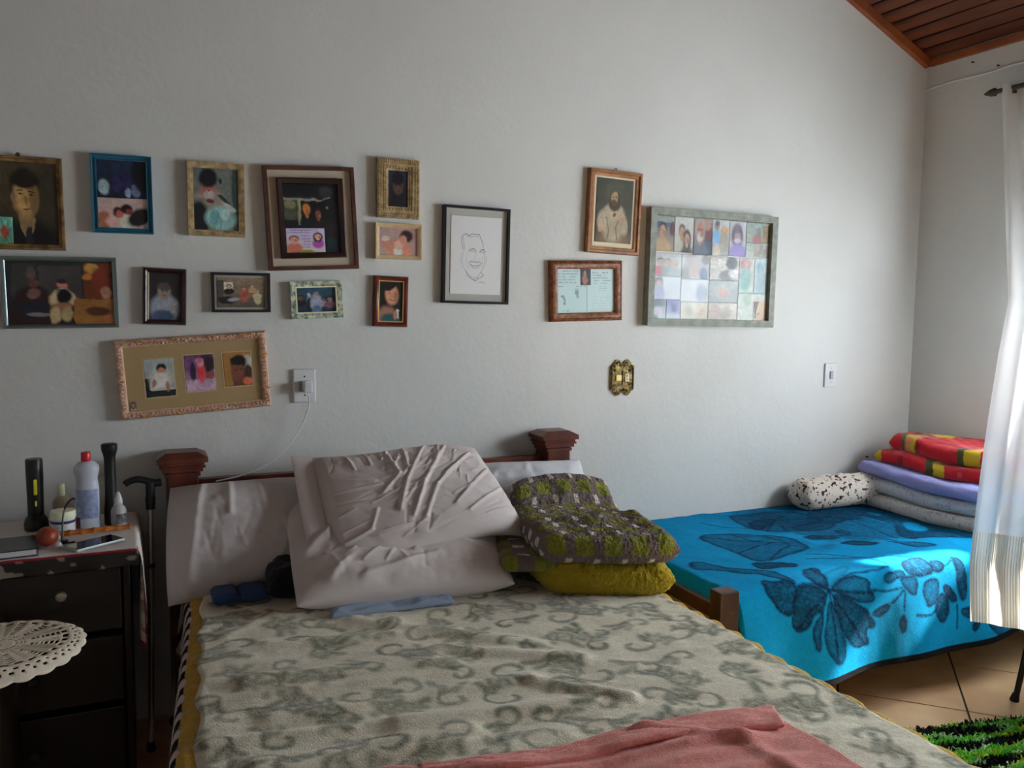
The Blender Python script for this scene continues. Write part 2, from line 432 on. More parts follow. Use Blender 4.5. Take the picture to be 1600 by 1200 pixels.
# open door added further along the same wall, unseen, for fill light
dr = struct(thing('added_door_1', 'wooden door standing open outwards', 'door', (ROOM_R + .075, B0, 0))); del dr['category']
M_door = wood('brown_door_wood', lin('#6a3a20', 1.2), lin('#4a2614', 1.1), (5, 5, .6), 3, .4)
for y0, y1, z0, z1 in ((B0, B0 + .03, 0, 2.10), (B1 - .03, B1, 0, 2.10), (B0 + .03, B1 - .03, 2.07, 2.10)):
    MB().box((-.075, y0 - B0, z0), (.075, y1 - B0, z1)).build('added_door_frame', M_door, dr)
lf = MB().box((.08, .032, .01), (.13, .068, 2.05), .003).build('added_door_leaf', M_door, dr)
MB().sphere((.10, .08, 1.0), .02, .02, .02).build('handle', M_alu, lf, True)

struct(MB().box((ROOM_R + .15, ROOM_F - .3, 2.22), (ROOM_R + 1.65, .1, 2.30)).build('added_porch_roof', M_door), 'added unseen porch roof keeping direct sun off the door')  # unseen slab added outside to block direct sun at the door
# nails and holes in the plaster
M_nail = mat('rusty_nail', (.08, .05, .035), .6, .5)
def nail(label, x, y, z, axis):
    m = MB()
    if axis == 'y': m.lathe([(.001, -.004), (.0022, 0), (.0022, .012), (.0055, .012), (.0055, .0145)], 8, (x, y, z), axis='y')
    else: m.lathe([(.001, .004), (.0022, 0), (.0022, -.012), (.0055, -.012), (.0055, -.0145)], 8, (x, y, z), axis='x')
    tag(m.build('nail', M_nail), label, 'nail')
nail('small dark nail in the picture wall above the spotted rolled bedding', 3.334, ROOM_B, .711, 'y')
nail('small nail under the boarded roof, higher of two on the window wall', ROOM_R, 2.841, 2.600, 'x')
nail('small nail just above the plaster joint near the curtain rod end', ROOM_R, 2.71, 2.553, 'x')

# ---------------------------------------------------------------- curtain rod and curtain
M_rod = wood('dark_rod_wood', (.09, .06, .04), (.05, .03, .02), (6, 1, 6), 4, .5)
rod = thing('curtain_rod', 'dark wooden curtain rod with pointed end high on the window wall', 'curtain rod', (ROOM_R, 1.6, 2.42))
def rel(p, o): return tuple(a - b for a, b in zip(p, o))
RX = 3.545
MB().tube([rel((RX, y, 2.42), rod.location) for y in (2.66, .5)], .011, 12).build('rod', M_rod, rod, True)
for y, s in ((2.66, 1), (.5, -1)):
    MB().tube([rel((RX, y + s * d, 2.42), rod.location) for d in (0, .01, .03, .06)], [.012, .019, .016, .004], 12).build('finial', M_rod, rod, True)
for y in (2.58, 1.55, .58):
    MB().box(rel((RX - .008, y - .006, 2.395), rod.location), rel((ROOM_R, y + .006, 2.409), rod.location)).build('bracket', M_rod, rod)

EDGE = np.array([(3.545, 2.639, 2.442), (3.54, 2.62, 2.30), (3.50, 2.559, 1.965), (3.38, 2.42, 1.489), (3.20, 2.321, 1.254), (2.98, 2.193, .945), (2.82, 2.092, .731), (2.70, 2.014, .55), (2.64, 1.953, .369)])
ln = np.concatenate([[0], np.cumsum(np.linalg.norm(np.diff(EDGE, axis=0), axis=1))]); ln /= ln[-1]
def curtain_surface(S, T):
    E = np.stack([np.interp(T, ln, EDGE[:, k]) for k in range(3)], -1)
    for _ in range(3):
        E[1:-1] = E[1:-1] * .5 + (E[:-2] + E[2:]) * .25
    k = np.clip((T - .12) / .88, 0, 1)[..., None]
    side = np.array([0, -1.10, 0]) * (1 - k) + np.array([.50, -.72, 0]) * k
    P = E + S[..., None] * side
    belly = np.sin(math.pi * np.clip((T - .1) / .9, 0, 1)) * np.sin(math.pi * np.clip(S, 0, 1) ** .7) * .10
    ph = 2 * math.pi * (S * 10 + .35 * vn(S * 6, T * 1.5, 3))
    amp = (.016 + .012 * vn(S * 9, T * 2, 8)) * (1 - .35 * T)
    off = np.sin(ph) * amp + .010 * fbm(S * 5 + T * 3, T * 6 - S * 4, 11) * (T > .1)
    d = np.stack([-np.ones_like(S), -.45 * np.ones_like(S), .25 * T], -1)
    P = P + d * (off - belly)[..., None]
    P[..., 0] = np.minimum(P[..., 0], ROOM_R - .03)
    return P
HEM = .868
cur = thing('curtain', 'sheer white curtain blown into the room in front of the blue bed', 'curtain', (ROOM_R, 1.6, 0))
S, T = np.meshgrid(np.linspace(0, 1, 260), np.linspace(0, HEM, 150)); P = curtain_surface(S, T) - np.array(cur.location)
M_sheer = sheer_mat('sheer_curtain', (.95, .95, .94), .08, .60)
sheet('panel', P, M_sheer, cur)
S, T = np.meshgrid(np.linspace(0, 1, 640), np.linspace(HEM - .004, 1, 26)); P = curtain_surface(S, T) - np.array(cur.location)
P[..., 0] -= .0025 * (np.sin(S * 2 * math.pi * 125) > .2) + .002
M_hem = sheer_mat('curtain_hem_double', (.88, .84, .74), .02, .5)
o = sheet('hem', P, M_hem, cur); o['label'] = 'doubled beige hem with narrow tucks'

# stool by the window, only its near leg shows
M_blk = mat('black_metal', (.012, .012, .013), .35, .2)
ch = thing('stool', 'black metal stool with splayed rubber-tipped leg beside the blue bed, partly behind the curtain', 'stool', (3.16, 1.80, 0))
for sx, sy in ((-1, 1), (1, 1), (-1, -1), (1, -1)):
    lg = MB().tube([(sx * .203, sy * .194, .0), (sx * .200, sy * .190, .02), (sx * .16, sy * .155, .43)], [.0125, .0105, .0105], 10).build('leg', M_blk, ch, True)
    MB().tube([(sx * .2032, sy * .1942, .0), (sx * .203, sy * .1935, .006), (sx * .2005, sy * .1905, .03)], [.016, .016, .0115], 10).build('rubber_foot', mat('black_rubber', (.008, .008, .008), .8), lg, True)
MB().box((-.18, -.19, .43), (.18, .19, .46), .008).build('seat', mat('dark_seat', (.03, .02, .015), .6), ch)
for sy in (-1, 1): MB().tube([(-.178, sy * .172, .22), (.178, sy * .172, .22)], .008, 8).build('stretcher', M_blk, ch, True)

# shaggy rug
rug = thing('rug', 'shaggy rag rug in lime green and black on the tiled floor', 'rug', (2.42, 1.96, 0), (0, 0, math.radians(-11)))
MB().box((-.12, -.75, .001), (1.0, .0, .008)).build('backing', mat('rug_backing', (.02, .03, .015), .9), rug)
n = 26000; r = np.random.default_rng(3); px = r.uniform(-.12, 1.0, n); rows = r.integers(0, 56, n); py = -.008 - rows * .0131 + r.normal(0, .0022, n)
h = r.uniform(.014, .030, n); dx = r.normal(0, .010, n); dy = r.normal(0, .007, n); wd = r.uniform(.002, .004, n); a = r.uniform(0, math.pi, n)
cA = np.stack([np.cos(a), np.sin(a)], -1) * wd[:, None]
base = np.stack([px, py], -1); tip = base + np.stack([dx, dy], -1); midp = base + np.stack([dx, dy], -1) * .3
def z3(xy, z): return np.concatenate([xy, np.broadcast_to(np.asarray(z, float).reshape(-1, 1), (n, 1))], 1)
perp = np.stack([-cA[:, 1], cA[:, 0]], -1)
vs = np.stack([z3(base - cA, .006), z3(base + cA, .006), z3(midp + cA * 1.2, h * .6), z3(tip + cA * .7, h), z3(tip - cA * .7, h), z3(midp - cA * 1.2, h * .6),
               z3(base + perp, .006), z3(base - perp, .006), z3(midp - perp * 1.1, h * .6), z3(tip - perp * .5, h * .97), z3(tip + perp * .5, h * .97), z3(midp + perp * 1.1, h * .6)], 1)
k = np.arange(n)[:, None] * 12
q = np.concatenate([k + np.array([[0, 1, 2, 5]]), k + np.array([[5, 2, 3, 4]]), k + np.array([[6, 7, 8, 11]]), k + np.array([[11, 8, 9, 10]])], 0)
v = fbm(px * 9, rows * .55, 5) + .35 * np.sin(rows * .9 + 3 * vn(px * 4, rows * .1, 2)); wv = vn(px * 14, rows * .7, 12)
col = np.where((v > -.12)[:, None], np.where((wv > .72)[:, None], lin('#c5d83a', 1.2), np.where((wv < .35)[:, None], lin('#cdeebc', 1.0), lin('#7fcf56', 1.2))), lin('#0a0f0a'))
me = raw_mesh('pile', vs.reshape(-1, 3), q); set_col(me, np.repeat(col, 12, 0))
pl = link('pile', me, mat('rug_pile', rough=.9, attr=True, sheen=.2), rug); pl['kind'] = 'stuff'

# ---------------------------------------------------------------- double bed
M_bed = wood('red_brown_bed_wood', lin('#6e3423', 1.05), lin('#4c2015', .95), (6, 6, .8), 3, .35)
bed = thing('double_bed', 'dark red-brown wooden double bed with capped headboard posts', 'bed', (.85, 2.0, 0))
def bb(name, a, b, bev=.004, p=None, m=M_bed):
    o = (0, 0, 0) if p is not None and p is not bed else bed.location
    return MB().box(rel(a, bed.location), rel(b, bed.location), bev).build(name, m, p or bed)
for px in (.134, 1.541):
    po = bb('headboard_post', (px - .050, 2.975, 0), (px + .050, 3.085, .885))
    m = MB(); o = bed.location
    for d, z0, z1 in ((.006, .868, .880), (.014, .884, .897), (.022, .897, .905), (.018, .905, .915), (.030, .915, .932)):
        m.box(rel((px - .050 - d, 2.975 - d * .6, z0), o), rel((px + .050 + d, min(3.085 + d * .4, 3.096), z1), o), .002)
    x0, x1, y0, y1 = px - .080, px + .080, 2.957, 3.096
    m.add([rel(p, o) for p in ((x0, y0, .932), (x1, y0, .932), (x1, y1, .932), (x0, y1, .932), (x0 + .03, y0 + .03, .948), (x1 - .03, y0 + .03, .948), (x1 - .03, y1 - .02, .948), (x0 + .03, y1 - .02, .948))],
          [(0, 1, 5, 4), (1, 2, 6, 5), (2, 3, 7, 6), (3, 0, 4, 7), (4, 5, 6, 7)])
    m.build('post_cap', M_bed, po)
bb('top_rail', (.184, 3.02, .785), (1.491, 3.06, .847))
for k in range(9):
    x = .25 + k * .148; bb('slat', (x - .035, 3.03, .34), (x + .035, 3.05, .79), .002)
bb('bottom_rail', (.184, 3.02, .28), (1.491, 3.06, .36))
bb('side_rail', (.085, 1.08, .20), (.115, 2.98, .33)); bb('side_rail', (1.475, 1.08, .20), (1.505, 2.98, .33))
bb('foot_rail', (.115, 1.06, .20), (1.475, 1.09, .34))
for px in (.11, 1.48): bb('leg', (px - .035, 1.05, 0), (px + .035, 1.12, .36))

M_matt = mat('mattress_ticking', (.6, .56, .5), .9, bump=.1, bscale=200)
mt = thing('mattress', 'thick mattress of the double bed, hidden under its covers', 'mattress', (.795, 2.0, .33))
cushion('body', quad((-.68, -.92, .10), (.68, -.92, .10), (.68, .95, .10), (-.68, .95, .10)), .20, (1.36, 1.87), (12, 12), M_matt, mt)

def fleece(name, bump=.5, bs=260, var=.12): return mat(name, rough=.95, attr=True, bump=bump, bscale=bs, sheen=.25, var=var, vscale=120, spec=.15, bdist=.004)
M_fleece = fleece('printed_fleece')

XL, XR, ZB = .10, 1.492, .545
BED_R = [((.55, 2.30), (.95, 1.95), .030, .010), ((.70, 2.02), (1.02, 1.83), .026, .011), ((.30, 2.22), (.62, 2.16), .03, .009), ((.22, 2.0), (.70, 1.93), .035, .010),
         ((.25, 1.80), (.85, 1.78), .03, .009), ((.5, 1.68), (.92, 1.62), .03, .012), ((.85, 1.75), (1.02, 1.60), .022, .014), ((.20, 1.62), (.62, 1.60), .03, .010),
         ((.35, 2.42), (.62, 2.36), .03, .010), ((.65, 2.25), (.90, 2.28), .025, .010), ((.9, 2.1), (1.25, 2.12), .04, .006), ((.2, 2.33), (.34, 2.42), .025, .008), ((.30, 1.45), (.8, 1.5), .03, .010)]
def bed_h(X, Y):
    h = .008 * fbm(X * 5, Y * 5, 21) + .0045 * fbm(X * 14, Y * 20, 5)
    for a, b, w_, hh in BED_R: h = h + hh * np.exp(-(seg_dist(X, Y, [a, b]) / w_) ** 2)
    left = np.clip((1.05 - X) / .6, .25, 1)
    for k, (y0, ph) in enumerate(((2.32, 0), (2.18, 1.3), (2.03, 2.1), (1.9, .6), (1.72, 1.7), (1.55, .2))):
        h = h + left * .011 * np.exp(-((Y - y0 - .03 * np.sin(X * 5 + ph)) / .022) ** 2) * (vn(X * 4, np.full_like(X, k), 3))
    return h
def over_bed(s, Yg, x0, x1, drop_l, drop_r, z, r=.035):
    """s in metres along a path: up the left side, across, down the right side"""
    across = x1 - x0; a = s - drop_l
    X = x0 + np.clip(a, 0, across); Z = np.full_like(X, z) + bed_h(X, Yg)
    q = np.clip(-a, 0, None); X = X - r * (1 - np.exp(-q / r)) * .6; Z = Z - np.where(q > 0, q - r * .5 * (1 - np.exp(-q / r)), 0)
    q = np.clip(a - across, 0, None); X = X + r * (1 - np.exp(-q / r)) * .6; Z = Z - np.where(q > 0, q - r * .5 * (1 - np.exp(-q / r)), 0)
    return np.stack([X, Yg, Z], -1)

# striped under sheet falling over the near side
yy = np.linspace(2.86, 1.05, 170); ss = np.linspace(0, .58, 70); S, Yg = np.meshgrid(ss, yy)
P = over_bed(S, Yg, .122 - .078 * np.clip((2.53 - Yg) / .86, -.1, 1.2), .24, .44, 0, .536, .02); dn = np.clip((.44 - S) / .44, 0, 1)
P[..., 0] -= .018 * dn * np.sin(Yg * 38 + 2 * vn(Yg * 4, S * 2, 4)) + .03 * dn; P[..., 2] = np.minimum(P[..., 2] - .012, .55)
st = np.sin((Yg * 1.0 + .35 * S + .03 * np.sin(S * 22)) * 2 * math.pi / .085)
col = blend(np.broadcast_to(np.array(lin('#b7a9a4', 1.4)), P.shape), (st > .1) * 1., lin('#15131a'))
tag(sheet('striped_sheet', P, mat('striped_cotton', rough=.9, attr=True, spec=.2), None, col, .003), 'black and white striped sheet hanging over the near side of the double bed', 'sheet')

# mustard blanket under the bedspread, scalloped edge peeking out
yy = np.linspace(2.80, 1.06, 260); ss = np.linspace(0, .10 + (1.488 - .098) + .20, 200); S, Yg = np.meshgrid(ss, yy)
scal = .010 * np.abs(np.sin(Yg * math.pi / .085)); mxl = .138 - .078 * np.clip((2.53 - Yg) / .86, -.1, 1.2); P = over_bed(S - .0, Yg, mxl, 1.492, .05, .20, .547 - .010, .012)
P[..., 0] += np.where(S > 1.3, .012 + scal * .9, 0) * np.clip((S - 1.3) / .1, 0, 1) * (S < 1.56) - np.where(S < .06, scal * .6, 0)
P[..., 2] += .004 * (S > 1.40) * np.abs(np.sin(Yg * math.pi / .085))
col = np.broadcast_to(np.array(lin('#b08a1e', 1.25)), P.shape) * (1 + .2 * fbm(S * 60, Yg * 60, 3))[..., None]
M_must = fleece('mustard_fleece', .8, 180)
tag(sheet('mustard_blanket', P, M_must, None, col, .004), 'mustard yellow blanket with scalloped edge showing from under the patterned bedspread', 'blanket')

# cream bedspread with sage scrollwork
yy = np.linspace(2.84, 1.06, 440); n_s = 360
S = np.linspace(0, 1, n_s)[None, :] * np.ones((len(yy), 1)); Yg = yy[:, None] * np.ones((1, n_s))
xl = .158 - .075 * np.clip((2.53 - Yg) / .86, -.1, 1.2) + .006 * np.sin(Yg * 31) + .008 * fbm(Yg * 6, Yg * 0, 2)
total = 1.487 - xl + .17; X0 = xl
s = S * total; flat = np.minimum(s, 1.487 - X0); q = np.clip(s - flat, 0, None); r = .04
X = X0 + flat + r * (1 - np.exp(-q / r)) * .62; Z = ZB + bed_h(X0 + flat, Yg) - np.where(q > 0, q - r * .55 * (1 - np.exp(-q / r)), 0)
Z = Z - .020 * np.clip((XL + .02 - X) / .05, 0, 1) ** 2; Z[:, 0] -= .004
U_, V_ = X + q, Yg
col = np.empty(X.shape + (3,)); col[:] = lin('#bfb8a2', 1.42)
cr = random.Random(11); gr = np.array(lin('#646a48', 1.0)); g2 = np.array(lin('#454c32', .9)); ink = np.zeros(X.shape)
wx = U_ + .010 * fbm(U_ * 9, V_ * 9, 31); wy = V_ + .010 * fbm(U_ * 9, V_ * 9, 41)
def stroke(pts, w0, w1, k=1.0):
    ax = np.array(pts); m = (wx > ax[:, 0].min() - .03) & (wx < ax[:, 0].max() + .03) & (wy > ax[:, 1].min() - .03) & (wy < ax[:, 1].max() + .03)
    if not m.any(): return
    x = wx[m]; y = wy[m]; best = np.zeros(x.shape); n = len(pts)
    for i in range(n - 1):
        wd = w0 + (w1 - w0) * math.sin(math.pi * (i + .5) / n); d = seg_dist(x, y, pts[i:i + 2]); best = np.maximum(best, np.clip(1.35 - d / wd, 0, 1))
    ink[m] = np.maximum(ink[m], best * k)
for gx in range(-1, 13):
    for gy in range(-1, 16):
        cx = gx * .128 + (gy % 2) * .064 + cr.uniform(-.03, .03); cy = 1.0 + gy * .122 + cr.uniform(-.03, .03)
        a0 = cr.uniform(0, 6.28); sg = cr.choice((-1, 1)); R0 = cr.uniform(.036, .062)
        sp = [(cx + R0 * (1 - .70 * k / 12) * math.cos(a0 + sg * k * .36), cy + .8 * R0 * (1 - .70 * k / 12) * math.sin(a0 + sg * k * .36)) for k in range(13)]
        stroke(sp, .004, .011, cr.uniform(.7, 1))
        bx, by = sp[0]; aa = a0 + sg * 1.5
        for k in range(3):                                  # leaf plume behind each curl
            b2 = aa + (k - 1) * .55 + math.pi; ll = cr.uniform(.04, .085)
            stroke([(bx, by), (bx + ll * .5 * math.cos(b2), by + ll * .5 * math.sin(b2)), (bx + ll * math.cos(b2 + .35 * sg), by + ll * math.sin(b2 + .35 * sg))], .004, .013, cr.uniform(.6, 1))
        if cr.random() < .30:                               # leafy cluster
            for k in range(5):
                b3 = k * 1.257 + a0; stroke([(cx, cy), (cx + .022 * math.cos(b3), cy + .020 * math.sin(b3)), (cx + .042 * math.cos(b3 + .2), cy + .036 * math.sin(b3 + .2))], .004, .014, cr.uniform(.6, .95))
sp = vn(U_ * 210, V_ * 210, 3); ink = ink * np.clip(.55 + .75 * sp, 0, 1)
col = blend(col, ink * .92, gr * .7 + g2 * .3); col *= (1 + .10 * fbm(U_ * 150, V_ * 150, 13))[..., None]
tag(sheet('bedspread', np.stack([X, Yg, Z], -1), M_fleece, None, col, .006), 'cream bedspread with sage green scrollwork spread over the double bed', 'bedspread')

# salmon pink blanket at the foot
def pink_mid(U, V):
    a = (U + 1) / 2; b = (V + 1) / 2
    x = -.12 + a * 1.365 + .0 * b; y = 1.52 - a * .135 - (1 - b) * .50 + .012 * np.sin(a * 9)
    x = x + .02 * (1 - b) * a
    return np.stack([x, y, ZB + .022 + bed_h(x, y) * 1.0 + .0 * a], -1)
PR = [((-.6, .93), (.55, .93), .05, .010), ((-.5, .70), (.8, .62), .06, .010), ((-.3, .40), (.7, .45), .08, .007), ((0, .15), (.8, .2), .07, .006), ((.55, .95), (.80, .55), .05, .012), ((-.2, .8), (.4, .83), .05, .008), ((.1, -.2), (.6, -.1), .06, .006), ((.78, .9), (.82, -.5), .03, .006)]
pk = ridges(PR)
col_pink = np.array(lin('#c67b70', 1.35))
tag(cushion('pink_blanket', pink_mid, .018, (1.36, .5), (190, 100), fleece('pink_fleece', .5, 300), None, 'slab',
        lambda U, V, s: np.broadcast_to(col_pink, U.shape + (3,)) * (1 + .10 * fbm(U * 60, V * 30, 4))[..., None],
        lambda U, V: pk(U, V) + .004 * fbm(U * 7, V * 4, 6)), 'salmon pink blanket folded across the foot of the double bed', 'blanket')

pkb = bpy.data.objects['pink_blanket']
def turn_mid(U, V):
    a = (U + 1) / 2; x = .46 + a * .775; y = 1.52 - (x + .12) / 1.365 * .135 - .035 - .010 * np.sin(a * 7) + V * (.018 + .022 * a); return np.stack([x + .02 * V * a, y, ZB + .036 + bed_h(x, y) + .004 * np.sin(a * 15 + V)], -1)
cushion('turned_edge', turn_mid, .016, (.78, .07), (120, 16), MATS['pink_fleece'], pkb, 'slab', lambda U, V, s: np.broadcast_to(col_pink * 1.05, U.shape + (3,)) * (1 + .08 * fbm(U * 40, V * 6, 4))[..., None], lambda U, V: .004 * fbm(U * 9, V * 2, 3))
# ---------------------------------------------------------------- pillows
def cotton(name, col, bump=.1): return mat(name, col, .85, bump=bump, bscale=500, sheen=.1, spec=.25, var=.06, vscale=5)
M_pw = cotton('off_white_pillowcase', (.70, .625, .59)); M_pw2 = cotton('greyish_pillowcase', (.66, .61, .59)); M_pw3 = cotton('cool_white_pillowcase', (.70, .71, .73))
def crease(n, seed, ang, spread, length, w, h, more=None, reg=(-.9, .9, -.9, .9), wave=.012):
    R_ = ridges(rand_ridges(n, seed, ang, spread, length, w, h, reg) + (more or []))
    return lambda U, V: R_(U, V) + wave * fbm(U * 2.2, V * 2.2, seed) + .004 * fbm(U * 8, V * 8, seed + 3)

# pillow leaning against the near end of the headboard
tag(cushion('pillow', quad((.060, 2.70, .545), (.63, 2.74, .56), (.55, 2.945, .85), (.085, 2.955, .845), lambda U, V: np.stack([.0 * U, -.03 * (1 - U ** 2), -.03 * np.clip(-U, 0, 1) ** 2 * np.clip(-V, 0, 1)], -1)),
    .20, (.5, .36), (130, 100), M_pw2, None, 'pillow', None, crease(34, 3, 84, 14, .6, .025, .004, [((-.75, -.9), (-.55, .9), .05, .012), ((-.2, .9), (-.25, .2), .04, .010)], (-.9, .9, -.9, .3), .010), (0, -1, .4), soft=(2.8, .55), round_=.14),
    'white pillow leaning on the headboard beside the walking cane', 'pillow')
# pillow behind the plaid blanket
tag(cushion('pillow', quad((1.08, 2.76, .555), (1.60, 2.78, .56), (1.615, 2.945, .835), (1.15, 2.945, .850), lambda U, V: np.stack([0 * U, -.02 * (1 - U ** 2), 0 * U], -1)),
    .15, (.5, .32), (70, 50), M_pw3, None, 'pillow', None, crease(14, 8, 80, 20, .6, .05, .007), (0, -1, .4), soft=(3.2, .5)),
    'pale pillow leaning on the headboard behind the plaid folded blanket', 'pillow')
# lower of the stacked pillows, doubled over
tag(cushion('pillow', quad((.40, 2.37, .590), (1.06, 2.33, .585), (1.14, 2.84, .70), (.44, 2.84, .72), lambda U, V: np.stack([0 * U, 0 * U, .055 * np.clip(V + .3, 0, 1) + .0 * U], -1)),
    .17, (.68, .42), (190, 130), M_pw, None, 'pillow', None, crease(60, 21, 60, 45, .40, .022, .004, [((-.7, -.8), (-.3, -.1), .05, .008), ((-.4, -.85), (.3, -.6), .05, .010), ((.3, -.2), (.9, -.6), .06, .010), ((-.9, -.2), (-.5, .3), .05, .010)], wave=.016), (0, -.6, 1), soft=(3.4, .5)),
    'white pillow lying flat in the middle of the bed under the leaning crumpled pillow', 'pillow')
# crumpled upper pillow with a flat stitched border
def flange(u): return np.where(u < -.80, .12 + .0 * u, np.clip(1 - np.abs((u - .08) / .93) ** 3.0, 0, 1) ** .55 * np.clip((u + .80) / .10, .12, 1))
UR = [((-.75, -.80), (-.45, -.62), .04, .012), ((-.45, -.62), (-.35, -.3), .03, .008), ((-.1, .85), (-.05, .25), .035, .012), ((-.05, .25), (-.25, -.05), .035, .012), ((.10, .9), (.05, .35), .03, .010), ((.35, .92), (.0, .1), .035, .012),
      ((.0, .1), (-.15, -.4), .04, .014), ((.55, .85), (.15, .0), .04, .012), ((.15, .0), (-.05, -.55), .035, .014), ((.75, .6), (.25, -.1), .04, .011), ((.25, -.1), (.05, -.6), .035, .012), ((.85, .2), (.35, -.5), .04, .011), ((.9, -.2), (.45, -.65), .035, .010),
      ((-.72, .1), (-.25, .12), .035, .008), ((-.72, -.1), (-.3, -.12), .03, -.008), ((-.7, .35), (-.3, .2), .04, .008), ((.95, -.55), (.6, -.75), .03, .010), ((-.5, .9), (-.45, .5), .03, .007), ((-.3, .92), (-.28, .55), .03, .007), ((.5, .95), (.35, .4), .03, .008)]
ur = ridges([(a, b, w_ * .55, h_ * .62) for a, b, w_, h_ in UR] + rand_ridges(90, 5, 55, 26, .34, .016, .0042, (-.2, .95, -.9, .85)) + rand_ridges(34, 15, 5, 30, .35, .016, .0035, (-.75, .1, -.85, .7)) + rand_ridges(26, 25, 82, 15, .30, .014, .0035, (-.75, .6, .5, .75)))
tag(cushion('pillow', quad((.462, 2.50, .665), (1.185, 2.50, .705), (1.125, 2.845, .925), (.468, 2.855, .940),
        lambda U, V: np.stack([.03 * np.clip(U, 0, 1) ** 4 * np.clip(-V, 0, 1) ** 3, -.03 * (1 - U ** 2) + 0 * V, -.05 * np.clip(U, 0, 1) ** 6 * np.clip(-V, 0, 1) ** 2 + .012 * np.sin(U * 3)], -1)),
      .135, (.68, .42), (260, 170), M_pw, None, 'pillow', None, lambda U, V: ur(U, V) + .010 * fbm(U * 2, V * 2, 9) + .003 * fbm(U * 9 + V * 5, V * 6, 12), (0, -1, .8), pu=flange, soft=(3.0, .52)),
    'crumpled white pillow with flat stitched border, propped on top in the middle of the bed', 'pillow')
# blue-grey cloth poking out below
tag(cushion('pillowcase', quad((.49, 2.33, .560), (.85, 2.30, .566), (.86, 2.55, .575), (.50, 2.55, .575)), .018, (.36, .24), (60, 40), cotton('slate_blue_cotton', lin('#7f8d9f', 1.6)), None, 'slab', None, crease(16, 31, 40, 50, .5, .06, .006), (0, 0, 1)),
    'slate blue pillowcase poking out from under the stacked white pillows', 'pillowcase')
# black garment and folded blue cloth in the shade
tag(cushion('black_garment', quad((.34, 2.52, .585), (.52, 2.50, .585), (.52, 2.74, .63), (.36, 2.76, .62)), .09, (.18, .24), (40, 40), cotton('black_cotton', (.006, .006, .008)), None, 'pillow', None, crease(8, 41, 40, 60, .6, .08, .008), (0, -.5, 1), soft=(3, .5)),
    'crumpled black garment on the bed between the white pillows', 'clothing')
bc = thing('folded_cloth', 'blue folded cloth lying on the bed below the leaning pillow', 'cloth', (.27, 2.60, .552))
for dx, w_ in ((-.045, .075), (.036, .08)):
    cushion('fold', quad((dx - w_ / 2, -.05, .022), (dx + w_ / 2, -.055, .022), (dx + w_ / 2, .05, .024), (dx - w_ / 2, .05, .024)), .038, (w_, .10), (14, 14), cotton('navy_blue_cotton', lin('#2c3f68', 1.1)), bc)

# ---------------------------------------------------------------- folded blankets on the double bed
PC = {'g': lin('#868a2c', 1.30), 't': lin('#7a6b65', 1.25), 'w': lin('#c9bfb4', 1.45)}
def plaid(u, v):
    """u, v in metres"""
    pu_, pv = .094, .104
    a = np.mod(u, pu_) / pu_; b = np.mod(v, pv) / pv
    col = np.empty(u.shape + (3,)); col[:] = PC['t']
    g = (a > .08) & (a < .70) & (b > .06) & (b < .58)
    w_ = (a > .74) & (a < .96) & (b > .62) & (b < .98)
    col = blend(col, g * .95, PC['g']); col = blend(col, w_ * 1., PC['w'])
    sp = vn(u * 330, v * 330, 4); return col * (.72 + .56 * sp)[..., None]
def plaid_mid(U, V):
    a = (U + 1) / 2; b = (V + 1) / 2
    fl_, fr_, br_, bl_ = (np.array(p) for p in ((1.095, 2.245, .705), (1.530, 2.075, .700), (1.620, 2.755, .712), (1.215, 2.775, .712)))
    P = fl_ * ((1 - a) * (1 - b))[..., None] + fr_ * (a * (1 - b))[..., None] + br_ * (a * b)[..., None] + bl_ * ((1 - a) * b)[..., None]
    P[..., 2] += .105 * np.clip((b - .76) / .24, 0, 1) ** 1.3 + .006 * np.sin(a * 6) * b - .012 * np.exp(-((b - .72) / .10) ** 2)
    return P
pb = thing('folded_blanket', 'folded plush blanket with olive squares and white dashes on taupe', 'blanket', (0, 0, 0))
PLS = .62
def plaid_paint(U, V, s):
    return plaid((U + 1) * .5 * .46 + .012, (V + 1) * .5 * .80 + (0.03 if s > 0 else -.03 - .0 * V) - .0)
def edge_plaid(th):
    def f(U, V, s):
        v = (V + 1) * .5 * .72; e = np.clip(-V - .90, 0, .1) / .1
        return plaid((U + 1) * .5 * .475 - .012, v + .010 - (1 - s) * .5 * .055 - e * .02 * 0)
    return f
dpl = crease(6, 51, 20, 30, .7, .12, .010, [((-.3, .05), (.9, .25), .14, -.012), ((-.9, -.2), (-.2, -.35), .1, -.010)], wave=.012)
cushion('upper_fold', plaid_mid, .088, (.44, .66), (190, 260), mat('plaid_fleece', rough=.95, attr=True, bump=1.0, bscale=230, spec=.1, bdist=.010, sheen=.15), pb, 'slab', edge_plaid(.07), lambda U, V: dpl(U, V), round_=.30, fuzz=((.005, 150), (.003, 320)), arc=18)
def low_mid(U, V):
    P = plaid_mid(U, V) - np.array((.035, -.09, .052)); b = (V + 1) / 2
    P[..., 0] = P[..., 0] - .045 * (1 - (U + 1) / 2) * (1 - b * .4) + .0; P[..., 2] -= .01 * (1 - (U + 1) / 2); return P
def low_paint(U, V, s): return plaid((V + 1) * .5 * .70 + .03, (U + 1) * .5 * .44 + .02)
cushion('lower_fold', low_mid, .050, (.42, .60), (90, 130), MATS['plaid_fleece'], pb, 'slab', low_paint, crease(6, 55, 30, 30, .6, .12, .006), round_=.10)

